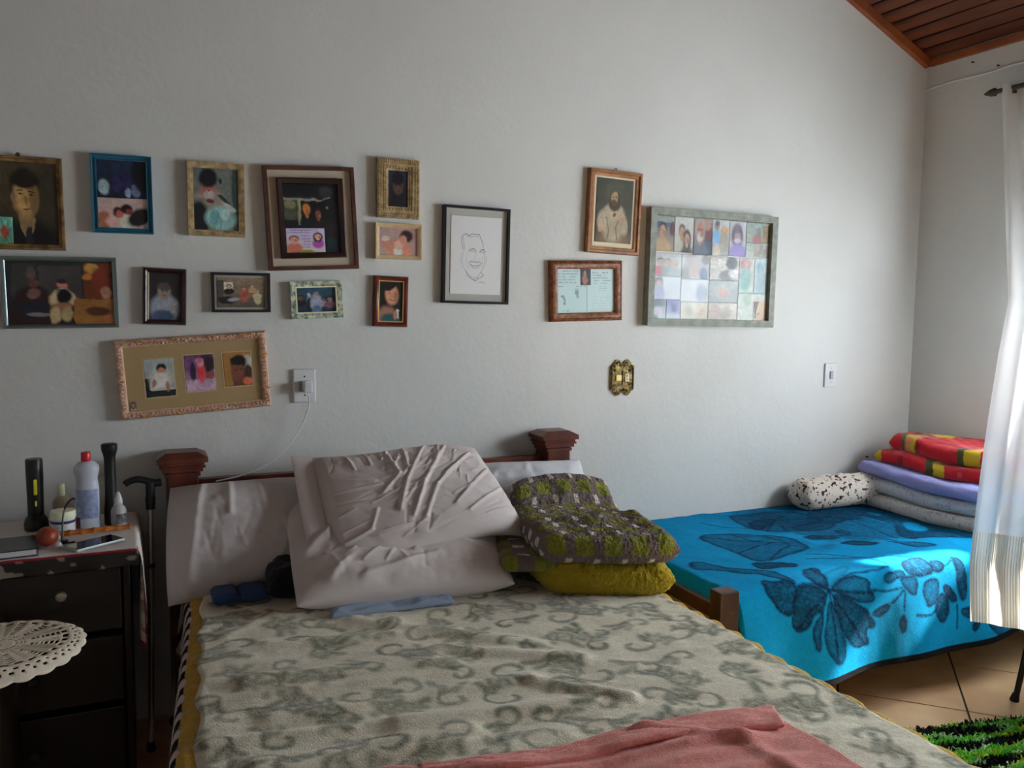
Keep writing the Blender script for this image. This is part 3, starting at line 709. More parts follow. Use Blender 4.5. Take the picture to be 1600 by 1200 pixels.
def yel_mid(U, V):
    a = (U + 1) / 2; b = (V + 1) / 2
    fl_, fr_, br_, bl_ = (np.array(p) for p in ((1.130, 2.275, .606), (1.528, 2.095, .600), (1.60, 2.70, .604), (1.20, 2.72, .606)))
    return fl_ * ((1 - a) * (1 - b))[..., None] + fr_ * (a * (1 - b))[..., None] + br_ * (a * b)[..., None] + bl_ * ((1 - a) * b)[..., None]
def yel_paint(U, V, s):
    c = np.empty(U.shape + (3,)); c[:] = lin('#b09a22', 1.30); return c
yr = crease(10, 61, 80, 25, .35, .07, .008, [((0.1, -.98), (.1, -.5), .07, -.010), ((-.45, -.98), (-.4, -.5), .07, -.008), ((.55, -.98), (.5, -.5), .07, -.008)], wave=.014)
tag(cushion('yellow_folded_blanket', yel_mid, .116, (.42, .58), (170, 200), mat('mustard_plush', rough=.95, attr=True, bump=1.0, bscale=200, spec=.1, bdist=.010, sheen=.15), None, 'slab', yel_paint, yr, round_=.30, fuzz=((.008, 120), (.004, 260)), arc=22),
    'folded mustard yellow plush blanket under the plaid folded blanket', 'blanket')

# ---------------------------------------------------------------- blue bed along the wall
M_bed2 = wood('dark_brown_bed_wood', lin('#4e2a1e', .8), lin('#30160e', .7), (6, 6, .8), 3, .4)
sb = thing('single_bed', 'low dark wooden single bed under the blue floral blanket', 'bed', (2.65, 2.65, 0))
def sbb(name, a, b, bev=.004): return MB().box(rel(a, sb.location), rel(b, sb.location), bev).build(name, M_bed2, sb)
for x in (1.712, 3.52):
    for y in (2.150, 3.00):
        p = sbb('post', (x, y, 0), (x + .075, y + .06, .525 if x < 2 else .47))
        if x < 2 and y < 2.5:
            MB().lathe([(.0005, .002), (.0055, .0005), (.0055, -.001)], 10, rel((x + .045, y, .452), sb.location), axis='y').build('bolt', M_nail, p)
sbb('end_rail', (1.725, 2.21, .42), (1.75, 3.0, .47)); sbb('end_rail', (1.725, 2.21, .24), (1.75, 3.0, .32)); sbb('end_rail', (3.55, 2.21, .25), (3.58, 3.0, .42))
sbb('side_rail', (1.787, 2.20, .20), (3.52, 2.225, .30)); sbb('side_rail', (1.787, 3.03, .20), (3.52, 3.055, .30))
sm = thing('mattress', 'mattress of the single bed, hidden under the blue floral blanket', 'mattress', (2.68, 2.655, .30))
cushion('body', quad((-.86, -.42, .095), (.86, -.42, .095), (.86, .41, .095), (-.86, .41, .095)), .185, (1.72, .83), (12, 12), M_matt, sm)

BLUE_SHAPES = [
('d',[(2.165,0.807),(2.246,0.804),(2.209,0.882),(2.185,0.93),(2.164,0.936),(2.114,0.9)]),
('l',[(2.185,0.93),(2.182,0.89),(2.283,0.841),(2.386,0.823),(2.321,0.886),(2.254,0.905),(2.201,0.932)]),
('m',[(2.196,0.936),(2.276,0.908),(2.36,0.915),(2.391,0.944),(2.381,0.969),(2.407,1.012),(2.367,1.019),(2.315,0.999),(2.202,0.949)]),
('d',[(2.192,0.952),(2.269,0.976),(2.357,1.035),(2.407,1.099),(2.403,1.121),(2.362,1.114),(2.378,1.178),(2.355,1.174),(2.321,1.178),(2.281,1.158),(2.245,1.109),(2.213,1.045)]),
('m',[(2.182,0.968),(2.218,1.037),(2.252,1.136),(2.25,1.201),(2.213,1.216),(2.172,1.175),(2.148,1.119),(2.155,1.061)]),
('m',[(2.172,0.983),(2.142,1.021),(2.137,1.113),(2.123,1.158),(2.099,1.108),(2.101,1.053),(2.142,1.013)]),
('d',[(2.169,0.941),(2.115,0.913),(2.052,0.913),(2.028,0.947),(2.025,0.992),(2.011,1.023),(2.018,1.061),(2.039,1.069),(2.091,1.056),(2.105,1.02),(2.142,1.013),(2.171,0.971)]),
('d',[(1.96,0.836),(1.987,0.887),(2.066,0.852),(2.04,0.891),(2.05,0.921),(2.029,0.963),(2.02,1.004),(1.99,1.007),(1.948,0.977),(1.91,0.914)]),
('d',[(2.388,1.07),(2.409,1.047),(2.484,1.04),(2.468,1.069),(2.423,1.084)]),
('d',[(2.539,1.07),(2.551,1.148),(2.528,1.167),(2.508,1.132)]),
('d',[(2.635,0.854),(2.71,0.852),(2.691,0.89),(2.707,0.924),(2.697,0.955),(2.624,0.959),(2.574,0.939),(2.553,0.897)]),
('d',[(2.704,0.89),(2.76,0.895),(2.77,0.941),(2.734,0.955),(2.695,0.941)]),
('m',[(2.455,0.924),(2.489,0.915),(2.554,0.919),(2.556,0.941),(2.515,0.945),(2.481,0.967),(2.457,0.951)]),
('m',[(2.526,0.938),(2.611,0.948),(2.615,1.007),(2.593,1.031),(2.561,1.009),(2.535,0.974)]),
('m',[(2.639,1.006),(2.661,0.973),(2.723,0.972),(2.727,1.022),(2.706,1.074),(2.663,1.081),(2.642,1.042)]),
('d',[(2.739,1.024),(2.781,1.071),(2.78,1.13),(2.75,1.158),(2.71,1.124),(2.7,1.077)]),
('d',[(2.738,1.01),(2.776,1.006),(2.824,1.058),(2.827,1.086),(2.781,1.071)]),
('d',[(2.848,1.108),(2.893,1.105),(2.921,1.132),(2.884,1.155),(2.85,1.131)]),
('d',[(2.923,1.156),(2.939,1.182),(2.916,1.216),(2.897,1.185)]),
('d',[(2.817,0.892),(2.862,0.897),(2.876,0.982),(2.871,1.074),(2.839,1.083),(2.824,0.975)]),
('m',[(2.971,1.173),(3.068,1.201),(3.21,1.243),(3.208,1.286),(3.061,1.272),(3.003,1.225)]),
('d',[(3.157,0.111),(3.192,0.275),(3.195,0.526),(3.236,0.667),(3.249,0.712),(3.165,0.775),(3.136,0.744),(3.013,0.676),(2.897,0.648),(2.881,0.603),(3.013,0.474),(3.017,0.367),(2.933,0.334),(2.836,0.339),(2.665,0.377),(2.576,0.402),(2.846,0.113),(3.003,0.101)]),
('b',[(2.993,0.29),(3.011,0.32),(2.996,0.381),(2.951,0.363)]),
('b',[(2.994,0.402),(3.033,0.418),(3.029,0.46),(2.98,0.503),(2.939,0.466)]),
('b',[(3.092,0.442),(3.157,0.467),(3.086,0.587),(3.018,0.579),(3.014,0.517)]),
('b',[(3.071,0.25),(3.104,0.287),(3.099,0.332),(3.049,0.312)]),
('d',[(2.566,0.588),(2.673,0.576),(2.731,0.655),(2.673,0.685),(2.559,0.639)]),
('m',[(2.693,0.429),(2.738,0.437),(2.751,0.482),(2.69,0.517),(2.669,0.479)]),
('m',[(2.081,0.319),(2.151,0.281),(2.253,0.312),(2.346,0.378),(2.418,0.436),(2.424,0.531),(2.408,0.613),(2.266,0.639),(2.171,0.681),(2.075,0.658),(2.1,0.505),(2.08,0.428),(2.072,0.371)]),
('d',[(2.058,0.666),(2.136,0.69),(2.215,0.738),(2.184,0.778),(2.124,0.753),(2.057,0.756),(2.04,0.719)]),
('m',[(1.838,0.592),(1.888,0.566),(1.918,0.64),(1.947,0.696),(2.034,0.746),(2.075,0.82),(2.064,0.885),(2.044,0.909),(2.03,0.871),(2.003,0.819),(1.944,0.752),(1.883,0.685),(1.804,0.667)]),
('m',[(2.425,0.064),(2.544,0.065),(2.686,0.074),(2.779,0.111),(2.775,0.248),(2.758,0.308),(2.627,0.402),(2.492,0.388),(2.404,0.353),(2.371,0.259),(2.418,0.106)]),
('l',[(2.219,0.356),(2.315,0.385),(2.349,0.446),(2.268,0.441),(2.208,0.398)]),
('l',[(2.691,0.1),(2.76,0.115),(2.766,0.199),(2.675,0.209),(2.635,0.17)]),
('m',[(2.56,0.314),(2.692,0.314),(2.803,0.304),(2.781,0.381),(2.637,0.426),(2.546,0.4)]),
('d',[(2.482,0.462),(2.577,0.481),(2.646,0.528),(2.587,0.542),(2.498,0.524)]),
('m',[(2.759,0.63),(2.826,0.675),(2.885,0.726),(2.93,0.771),(2.835,0.768),(2.775,0.708)]),
('d',[(2.446,0.183),(2.586,0.173),(2.594,0.21),(2.376,0.342),(2.389,0.267)])]
BLUE_STEMS = [
[(2.484,1.04),(2.54,0.999)],
[(2.539,1.07),(2.546,1.005)],
[(2.393,0.975),(2.469,0.99),(2.533,0.987)],
[(2.207,0.933),(2.276,0.904),(2.376,0.899),(2.502,0.89)],
[(2.598,1.103),(2.672,1.112),(2.702,1.1)],
[(2.239,0.122),(2.26,0.194),(2.352,0.251),(2.389,0.297)],
[(2.18,0.938),(2.114,0.904),(2.052,0.913)],
[(2.751,0.939),(2.812,0.91)],
[(2.828,1.096),(2.822,1.183)],
[(2.183,0.943),(2.355,1.17)],
[(2.183,0.943),(2.213,1.211)],
[(2.183,0.943),(2.029,1.059)],
[(2.183,0.943),(2.393,0.984)],
[(2.183,0.943),(2.211,0.811)],
[(2.285,0.712),(2.427,0.745),(2.558,0.791),(2.685,0.842)],
[(2.34,0.653),(2.413,0.699),(2.495,0.748),(2.528,0.873)],
[(2.096,0.316),(2.203,0.405),(2.313,0.486),(2.395,0.607)],
[(2.242,0.327),(2.253,0.416),(2.275,0.462)],
[(2.095,0.553),(2.207,0.514),(2.307,0.493)],
[(2.347,0.398),(2.363,0.47),(2.362,0.533)],
[(2.161,0.661),(2.269,0.591),(2.349,0.554)],
[(2.579,0.204),(2.529,0.082)],
[(2.579,0.204),(2.41,0.346)],
[(2.579,0.204),(2.754,0.263)],
[(2.579,0.204),(2.499,0.381)],
[(2.579,0.204),(2.765,0.117)],
[(2.579,0.204),(2.434,0.135)],
[(2.882,0.151),(2.895,0.363),(2.857,0.613)],
[(2.719,0.249),(2.892,0.25),(2.935,0.379)],
[(3.038,0.14),(3.099,0.238),(3.132,0.368)],
[(2.555,0.491),(2.674,0.5),(2.784,0.583),(2.822,0.655)],
[(2.546,0.329),(2.646,0.327),(2.867,0.24)],
[(2.502,0.412),(2.546,0.487),(2.66,0.514)]]

xs = np.linspace(1.742, 3.60, 400); ts = np.linspace(0, 1.275, 290); X, T = np.meshgrid(xs, ts)
TOP = .885; r = .035; ZT = .503
hemz = .385 - .035 * np.clip((X - 2.3) / .9, 0, 1.3) + .010 * np.sin(X * 7) - .10 * np.clip((X - 3.15) / .3, 0, 1) ** 2
dn = np.clip((T - TOP) / (1.275 - TOP), 0, 1)
flat = np.minimum(T, TOP); q = dn * hemz
Yb = 3.09 - flat - r * (1 - np.exp(-q / r)) - .030 * dn
Zb = ZT - np.where(q > 0, q - r * .8 * (1 - np.exp(-q / r)), 0) - .020 * np.exp(-((TOP - flat) / .04)) * 0
Zb += (.006 * fbm(X * 4, T * 4, 71) + .004 * fbm(X * 12, T * 12, 73)) * (1 - dn)
Zb += .007 * np.exp(-((T - .80 - .02 * np.sin(X * 8)) / .025) ** 2) * (1 - dn) * vn(X * 5, T, 2) + .006 * np.exp(-(seg_dist(X, T, [(2.5, .62), (3.0, .75)]) / .03) ** 2)
fold = np.sin(X * 15.5 + 1.2 + 1.6 * vn(X * 2.2, T * 0, 3)) * .010 + .006 * fbm(X * 7, T * 2, 75)
Yb += dn ** .8 * fold
endc = np.clip((1.792 - X) / .05, 0, 1); Zb = Zb - endc ** 2 * .07 * (1 - dn)
Xb = X + 0 * T; Xb = np.where((X < 1.80) & (dn > .02), 1.795 + (X - 1.742) * .1, Xb)
Xb = Xb + .02 * dn * (1 - np.clip((X - 1.8) / .5, 0, 1)) * 2
col = np.empty(X.shape + (3,)); col[:] = lin('#0384b4', 1.2)
wxx = X + .009 * fbm(X * 22, T * 22, 81); wyy = T + .009 * fbm(X * 22, T * 22, 91)
sp = vn(X * 190, T * 190, 5); sp2 = vn(X * 95, T * 95, 15)
tone = {'d': (lin('#0a3550', .95), .93), 'm': (lin('#0c5275', 1.0), .85), 'l': (lin('#0a7398', 1.3), .7), 'b': (lin('#0384b4', 1.2), 1)}
dk = lin('#061c38', 1.0)
def chaikin(p, n=2, closed=True):
    for _ in range(n):
        out = []
        for i in range(len(p) if closed else len(p) - 1):
            (ax, ay), (bx, by) = p[i], p[(i + 1) % len(p)]
            out += [(.75 * ax + .25 * bx, .75 * ay + .25 * by), (.25 * ax + .75 * bx, .25 * ay + .75 * by)]
        p = out if closed else [p[0]] + out + [p[-1]]
    return p
vein = fbm(X * 38, T * 38, 33)
for k, pts in BLUE_SHAPES:
    pts = chaikin(pts); a = np.array(pts); m = (X > a[:, 0].min() - .05) & (X < a[:, 0].max() + .05) & (T > a[:, 1].min() - .05) & (T < a[:, 1].max() + .05)
    if not m.any(): continue
    x, y = wxx[m], wyy[m]; ins = in_poly(x, y, pts); d = seg_dist(x, y, pts + pts[:1]); c, op = tone[k]
    cx, cy = a[:, 0].mean(), a[:, 1].mean(); sd_ = np.where(ins, d, -d); al = np.clip(.5 + sd_ / .010, 0, 1)
    deep = np.clip(1 - d / .022, 0, 1) * ins                       # the print is darkest at the rim of each petal
    cc = blend(col[m], al * op * np.clip(.62 + .60 * sp[m] + .35 * vein[m], 0, 1), c)
    if k != 'b': cc = blend(cc, np.clip(deep * .85 + np.clip(1.1 - d / .007, 0, 1) * .6, 0, 1) * (.95 if k != 'l' else .45) * np.clip(.55 + .6 * sp[m], 0, 1), dk)
    col[m] = cc
for pts in BLUE_STEMS:
    d = seg_dist(wxx, wyy, chaikin(pts, 2, False)); col = blend(col, np.clip(1.4 - d / .006, 0, 1) * .9 * np.clip(.5 + .7 * sp, 0, 1), dk)
# shadowy leaf mass woven between the sprays on the top
mass = np.clip((fbm(X * 6.5, T * 9, 52) + .42) * 3, 0, 1) * np.clip((X - 2.25) / .35, 0, 1) * np.clip((.66 - T + .10 * fbm(X * 5, T * 5, 8)) / .06, 0, 1)
col = blend(col, mass * .80 * np.clip(.5 + .6 * sp, 0, 1), tone['d'][0])
# more of the same print where the bedding and curtain hide most of it
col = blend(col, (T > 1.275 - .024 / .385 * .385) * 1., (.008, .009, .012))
col *= (1 + .12 * (sp2 - .5))[..., None]
tag(sheet('blue_blanket', np.stack([Xb, Yb, Zb], -1), mat('blue_plush', rough=.95, attr=True, bump=.6, bscale=320, var=.08, vscale=120, spec=.1, bdist=.004), None, col, .006), 'bright blue plush blanket with dark floral print draped over the single bed', 'blanket')

# bedding piled on the far end of the blue bed
def spots(P):
    c = np.empty((len(P), 3)); c[:] = lin('#cfc4b6', 1.15)
    m = (vn3(P, 78, 3) > .74) * 1.; m = np.maximum(m, (vn3(P, 140, 7) > .80) * .9)
    return blend(c, m, lin('#3a2a20'))
def roll_mid(U, V): return np.stack([3.045 + U * .25 + .0 * V, 2.985 + V * .085 - .02 * U, .582 + .008 * U - .0 * V], -1)
rb = thing('rolled_bedding', 'rolled bedding in white cloth with small dark spots against the wall', 'bedding')
cushion('roll', roll_mid, .138, (.52, .19), (260, 110), fleece('spotted_cotton', .1, 300, .03), rb, 'slab', None, crease(18, 71, 90, 30, .4, .07, .006, wave=.016), (0, -.5, 1), round_=.35, arc=40, paint_pos=spots)
cushion('tied_end', quad((3.255, 2.93, .60), (3.36, 2.94, .60), (3.36, 3.02, .61), (3.255, 3.02, .61)), .09, (.11, .09), (30, 30), MATS['spotted_cotton'], rb, 'pillow', None, crease(10, 72, 0, 15, .9, .12, .006), (0, -.5, 1), soft=(3, .5), paint_pos=spots)

def pile_mid(z, x0, x1, y0, y1, tilt=0, sag=0, skew=0):
    return lambda U, V: np.stack([(x0 + x1) / 2 + U * (x1 - x0) / 2 + skew * V + 0 * U, (y0 + y1) / 2 + V * (y1 - y0) / 2 + 0 * U, z + tilt * V - sag * np.clip(-U, 0, 1) ** 2 + .006 * np.sin(V * 5 + U * 2)], -1)
def fleck(base, dark, sc=60):
    def f(U, V, s):
        c = np.empty(U.shape + (3,)); c[:] = lin(base, 1.25); m = (vn(U * sc * 2.2, V * sc, 5) > .78) * .55; return blend(c, m, lin(dark, 1.2))
    return f
gb = thing('folded_blanket', 'pale grey flecked blanket folded in two at the bottom of the pile', 'blanket')
M_gf = fleece('flecked_cotton', .25, 350, .05)
cushion('fold', pile_mid(.540, 3.185, 3.58, 2.24, 3.03, .004, .012, -.035), .066, (.40, .78), (50, 150), M_gf, gb, 'slab', fleck('#c2bfba', '#6c7076', 50), crease(8, 81, 80, 20, .5, .1, .006), round_=.16)
cushion('fold', pile_mid(.606, 3.205, 3.58, 2.24, 3.02, .008, .008, -.028), .062, (.38, .78), (50, 150), M_gf, gb, 'slab', fleck('#b9bcc0', '#70767e', 60), crease(8, 83, 80, 20, .5, .1, .010), round_=.16)
tag(cushion('lavender_blanket', pile_mid(.672, 3.195, 3.58, 2.26, 3.03, .012, .004, -.012), .062, (.38, .76), (50, 90), cotton('lavender_fleece', lin('#8f90c4', 1.25), .4), None, 'slab', None, crease(10, 85, 85, 15, .5, .1, .008), round_=.16), 'lavender blanket folded in the pile under the red blanket', 'blanket')
def red_paint(ph):
    def f(U, V, s):
        c = np.empty(U.shape + (3,)); c[:] = lin('#c01a26', 1.15); w_ = V * .38 + .06 * np.sin(U * 3 + ph) + .03 * fbm(U * 4, V * 9, 6)
        b = np.mod(w_ * 2.6 + ph, 1); c = blend(c, ((b > .10) & (b < .30)) * 1., lin('#c8a81e', 1.15)); c = blend(c, ((b > .30) & (b < .40)) * 1., lin('#4d5426', 1.0))
        c = blend(c, (vn(U * 4 + ph, V * 6, 8) > .78) * .5, lin('#e0667a')); c = blend(c, (vn(U * 3, V * 5 + ph, 12) > .76) * .6, lin('#6a0d14'))
        return c
    return f
rdb = thing('folded_blanket', 'red plush blanket with yellow bands folded on top of the pile in the corner', 'blanket')
M_red = fleece('red_plush', .4, 300, .06)
cushion('fold', pile_mid(.735, 3.27, 3.58, 2.28, 3.00, .010, .006, -.02), .062, (.32, .72), (50, 120), M_red, rdb, 'slab', red_paint(.3), crease(8, 87, 80, 20, .4, .1, .007), round_=.22)
cushion('fold', pile_mid(.806, 3.305, 3.585, 2.30, 2.96, .010, .010, -.01), .082, (.30, .66), (50, 120), M_red, rdb, 'slab', red_paint(.75), crease(8, 89, 80, 20, .4, .1, .007), round_=.28)

# ---------------------------------------------------------------- pictures on the wall
M_print = mat('photo_print', rough=.45, attr=True, spec=.35)
M_pane = glass_mat('picture_glass', 1.22, .02)
M_backing = mat('frame_backing', (.25, .18, .12), .9)
def paint_ops(x, y, ops, g):
    col = np.zeros(x.shape + (3,)); X0, Y0 = x, y
    if any(o[0] == 'n' for o in ops):          # photographs, not line drawings: no hard cartoon outlines
        x, y = x + .022 * fbm(X0 * 9, Y0 * 9, 3), y + .022 * fbm(X0 * 9, Y0 * 9, 17)
    for op in ops:
        k = op[0]
        if k == 'bg':
            a, b = np.array(lin(op[1], g)), np.array(lin(op[2], g)); t = np.clip(y, 0, 1)[..., None]; col = a * (1 - t) + b * t + 0 * col
        elif k == 'e':
            _, cx, cy, rx, ry, c = op[:6]; an = math.radians(op[6]) if len(op) > 6 else 0
            dx, dy = x - cx, y - cy; u = (dx * math.cos(an) + dy * math.sin(an)) / rx; v = (-dx * math.sin(an) + dy * math.cos(an)) / ry
            col = blend(col, (1.18 - np.hypot(u, v)) / .36 , lin(c, g))
        elif k == 'r':
            _, x0, y0, x1, y1, c = op; col = blend(col, ((x >= x0) & (x <= x1) & (y >= y0) & (y <= y1)) * 1., lin(c, g))
        elif k == 'p': col = blend(col, in_poly(x, y, op[1]) * 1., lin(op[2], g))
        elif k == 'l': col = blend(col, 1.5 - seg_dist(x, y, op[1]) / (op[2] * .5), lin(op[3], g))
        elif k == 'n': col = col * (1 + op[1] * (1.3 * fbm(x * op[2], y * op[2], 5) + 1.3 * fbm(x * 26, y * 26, 8)))[..., None]; col = np.maximum(col, .003)
        elif k == 's':      # lines of handwriting: x0,y0,x1,y1,rows,colour,seed
            _, x0, y0, x1, y1, rows, c, sd_ = op; h = (y1 - y0) / rows; r_ = np.floor((y - y0) / h); f = (y - y0) / h - r_
            ins = (x > x0) & (x < x1 - .25 * (x1 - x0) * vn(r_ * 3.1, r_ * 0, sd_)) & (y > y0) & (y < y1)
            wig = .5 + .18 * np.sin(x * 260 + r_ * 7) * vn(x * 60, r_, sd_); m = ins & (np.abs(f - wig) < .16) & (vn(x * 38, r_ * 5, sd_ + 2) > .25)
            col = blend(col, m * .75, lin(c, g))
    return col
def person(cx, cy, r, skin, hair, cloth, beard=None, long=False, face=True, w=1.0):
    o = [('e', cx, cy + 2.75 * r, 1.75 * r * w, 1.75 * r, cloth)]
    if long: o.append(('e', cx, cy + .35 * r, 1.15 * r, 1.75 * r, hair))
    o += [('e', cx, cy + 1.05 * r, .42 * r, .5 * r, skin), ('e', cx, cy - .22 * r, .98 * r, 1.05 * r, hair), ('e', cx, cy + .12 * r, .78 * r, .95 * r, skin)]
    if beard: o.append(('e', cx, cy + .72 * r, .62 * r, .48 * r, beard))
    if face:
        dk = '#4a3024'; o += [('e', cx - .30 * r, cy, .15 * r, .06 * r, dk), ('e', cx + .30 * r, cy, .15 * r, .06 * r, dk), ('e', cx, cy + .56 * r, .2 * r, .05 * r, '#7d4840'), ('e', cx + .35 * r, cy + .35 * r, .3 * r, .4 * r, '#8a6450')]
    return o
OFF = {}        # how far the print sits forward of the wall in each frame
def print_rect(name, root, x0, z0, x1, z1, y, ops, g, res=.0028, label=None, th=.0006):
    y -= OFF.get(root.name, 0); nx = max(8, int((x1 - x0) / res)); nz = max(8, int((z1 - z0) / res)); u = np.linspace(0, 1, nx); v = np.linspace(0, 1, nz); U, V = np.meshgrid(u, v)
    P = np.stack([x0 + U * (x1 - x0), np.full_like(U, y), z1 - V * (z1 - z0)], -1)
    asp = (z1 - z0) / (x1 - x0)
    o = sheet(name, P, M_print, root, paint_ops(U, V, ops, g)); o.data.flip_normals() if False else None
    so = o.modifiers.new('thickness', 'SOLIDIFY'); so.thickness = th; so.offset = 0
    if label: o['label'] = label
    return o
def molding(w, h, prof):
    """mitred sweep of profile (inset, out) round a w x h rectangle, wall at y = 0, room towards -y"""
    m = MB(); vs = []; n = len(prof)
    for sx, sz in ((-1, -1), (1, -1), (1, 1), (-1, 1)):
        for i, d in prof: vs.append((sx * (w / 2 - i), -d, sz * (h / 2 - i)))
    fs = []
    for k in range(4):
        q = (k + 1) % 4
        for j in range(n): fs.append((k * n + j, q * n + j, q * n + (j + 1) % n, k * n + (j + 1) % n))
    return m.add(vs, fs)
PROF = {
    'flat': lambda b, d: [(0, 0), (0, d), (b, d), (b, 0)],
    'bevel_in': lambda b, d: [(0, 0), (0, d), (b * .25, d), (b, d * .66), (b, 0)],
    'round': lambda b, d: [(0, 0), (0, d * .6), (b * .2, d * .92), (b * .5, d), (b * .8, d * .88), (b, d * .68), (b, 0)],
    'step': lambda b, d: [(0, 0), (0, d * .7), (b * .12, d), (b * .45, d), (b * .55, d * .75), (b * .85, d * .74), (b, d * .68), (b, 0)],
    'scoop': lambda b, d: [(0, 0), (0, d), (b * .15, d), (b * .35, d * .62), (b * .6, d * .55), (b * .85, d * .8), (b, d * .8), (b, 0)],
}
def picture(name, label, cx, cz, w, h, tilt, b, d, prof, m, g, ops=None, matboard=None, group=None, glass=True, lean=0.0, inner_z=.62, cat='picture frame'):
    root = thing(name, label, cat, (cx, ROOM_B - .001, cz), (0, -math.radians(tilt), 0), group)
    off = OFF[root.name] = max(0, d * inner_z - .0085)
    molding(w, h, PROF[prof](b, d)).build('molding', m, root, True)
    MB().box((-w / 2 + b * .5, -.003, -h / 2 + b * .5), (w / 2 - b * .5, -.0008, h / 2 - b * .5)).build('backing', M_backing, root)
    iw, ih = w / 2 - b + .001, h / 2 - b + .001
    if matboard: MB().box((-iw, -.0052 - off, -ih), (iw, -.0034 - off, ih)).build('mat_board', matboard, root)
    elif ops is not None: print_rect('photo', root, -iw, -ih, iw, ih, -.005, ops, g)
    if glass: MB().box((-iw, -.0098 - off, -ih), (iw, -.0090 - off, ih)).build('glass_pane', M_pane, root)
    return root
GL, GM, GR = 2.6, 2.1, 1.25       # photographs are dim where the wall is dim: gain back to paper colour
M_gold = mat('worn_gilt', lin('#86683c', 1.5), .5, .1, bump=.35, bscale=120, var=.4, vscale=30, col2=lin('#553c1e', 1.3))
M_gold2 = mat('pale_gilt', lin('#ad9870', 1.45), .5, .1, bump=.3, bscale=140, var=.3, vscale=40, col2=lin('#86714a', 1.3))

# row at the top
p = picture('portrait_frame', 'worn gilt frame with a sepia portrait of a man in a dark suit', -.295, 1.752, .201, .289, .5, .017, .020, 'step', M_gold, GL,
    [('bg', '#3a3222', '#241e15'), ('e', .85, .35, .35, .35, '#2e281c'), ('e', .47, 1.06, .52, .36, '#0c0b0a'), ('p', [(.36, .68), (.62, .68), (.60, .80), (.50, 1.0), (.38, .82)], '#6b5b3e'),
     ('p', [(.46, .76), (.54, .76), (.58, 1.0), (.44, 1.0)], '#1c1a1c'), ('e', .47, .66, .12, .12, '#6d5838'), ('e', .46, .27, .235, .20, '#120e0a'), ('e', .47, .42, .205, .25, '#84693f'),
     ('e', .60, .46, .08, .17, '#5f4a2c'), ('e', .40, .46, .07, .12, '#8f744a'), ('e', .46, .225, .22, .095, '#15100b'), ('l', [(.33, .36), (.43, .345)], .014, '#1c140c'), ('l', [(.52, .345), (.62, .36)], .014, '#1c140c'), ('e', .385, .395, .035, .014, '#241a10'), ('e', .56, .395, .035, .014, '#241a10'),
     ('e', .475, .47, .025, .05, '#6b5230'), ('e', .475, .565, .065, .014, '#4e3422'), ('e', .26, .43, .03, .06, '#6d5636'), ('n', .25, 9)])
print_rect('small_photo', p, -.082, -.128, -.044, -.044, -.0062, [('bg', '#4f8c7c', '#3a6b52'), ('e', .4, .55, .3, .25, '#7d3a30'), ('n', .5, 6)], GL)
MB().lathe([(.004, 0), (.007, .003), (.004, .006)], 10, (-.02, -.008, .149), axis='y').build('hanging_ring', M_nail, p)

p = picture('photo_frame', 'teal blue frame holding two photographs one above the other', -.023, 1.796, .181, .251, .4, .017, .026, 'scoop', mat('teal_blue_paint', lin('#1d5064', 2.2), .35, var=.2, vscale=20), GL)
iw, ih = .0745, .1095
print_rect('photo', p, -iw, -.012, iw, ih, -.005, [('bg', '#1a2236', '#0d1220'), ('e', .14, .72, .11, .2, '#76888c'), ('e', .40, .62, .08, .22, '#221f44'), ('e', .58, .55, .09, .3, '#1c1a3a'), ('e', .62, .85, .06, .12, '#6d7f96'), ('e', .78, .78, .09, .18, '#55607a'), ('e', .9, .3, .2, .5, '#090c14'), ('n', .4, 8)], GL)
print_rect('photo', p, -iw, -ih, iw, -.012, -.005, [('bg', '#8d7a74', '#a08880'), ('e', .12, .75, .14, .32, '#7d4c34'), ('e', .42, .78, .26, .22, '#a8807a'), ('e', .60, .80, .18, .26, '#b39a8c'), ('e', .40, .46, .10, .17, '#2a1416'), ('e', .43, .52, .07, .12, '#8d4a40'), ('e', .58, .36, .12, .17, '#160e10'), ('e', .62, .44, .07, .1, '#6d2c28'), ('e', .84, .62, .22, .34, '#151312', 25), ('n', .15, 9)], GL)

picture('photo_frame', 'gold leaf-edged frame with an old man in a cap holding a baby', .268, 1.797, .184, .247, 0, .020, .024, 'bevel_in', M_gold2, GL,
    [('bg', '#4c5350', '#5c5a50'), ('r', .86, 0, 1, 1, '#2f3a36'), ('e', .36, .60, .36, .28, '#6f6a60'), ('e', .12, .85, .22, .34, '#101214'), ('e', .34, .36, .17, .17, '#7d4c40'), ('e', .35, .43, .13, .075, '#85807c'), ('e', .35, .31, .035, .06, '#8a584a'), ('e', .33, .16, .20, .16, '#0c0d11'), ('r', .15, .17, .50, .22, '#0f1014'), ('e', .28, .28, .03, .015, '#26120e'), ('e', .40, .28, .03, .015, '#26120e'), ('e', .35, .37, .05, .012, '#5a2020'), ('p', [(.5, .42), (.62, .42), (.86, .58), (.78, .62)], '#22262a'), ('e', .37, .53, .08, .03, '#4d1c24'), ('e', .60, .80, .34, .19, '#6a8c8a'), ('e', .80, .62, .15, .05, '#8a948c', 20), ('e', .46, .80, .1, .14, '#4f7c7c'), ('e', .70, .74, .12, .08, '#8aa09c', -30), ('l', [(.5, .68), (.62, .84), (.6, .96)], .03, '#52787a'), ('e', .6, .2, .035, .05, '#15181c'), ('n', .2, 8)])

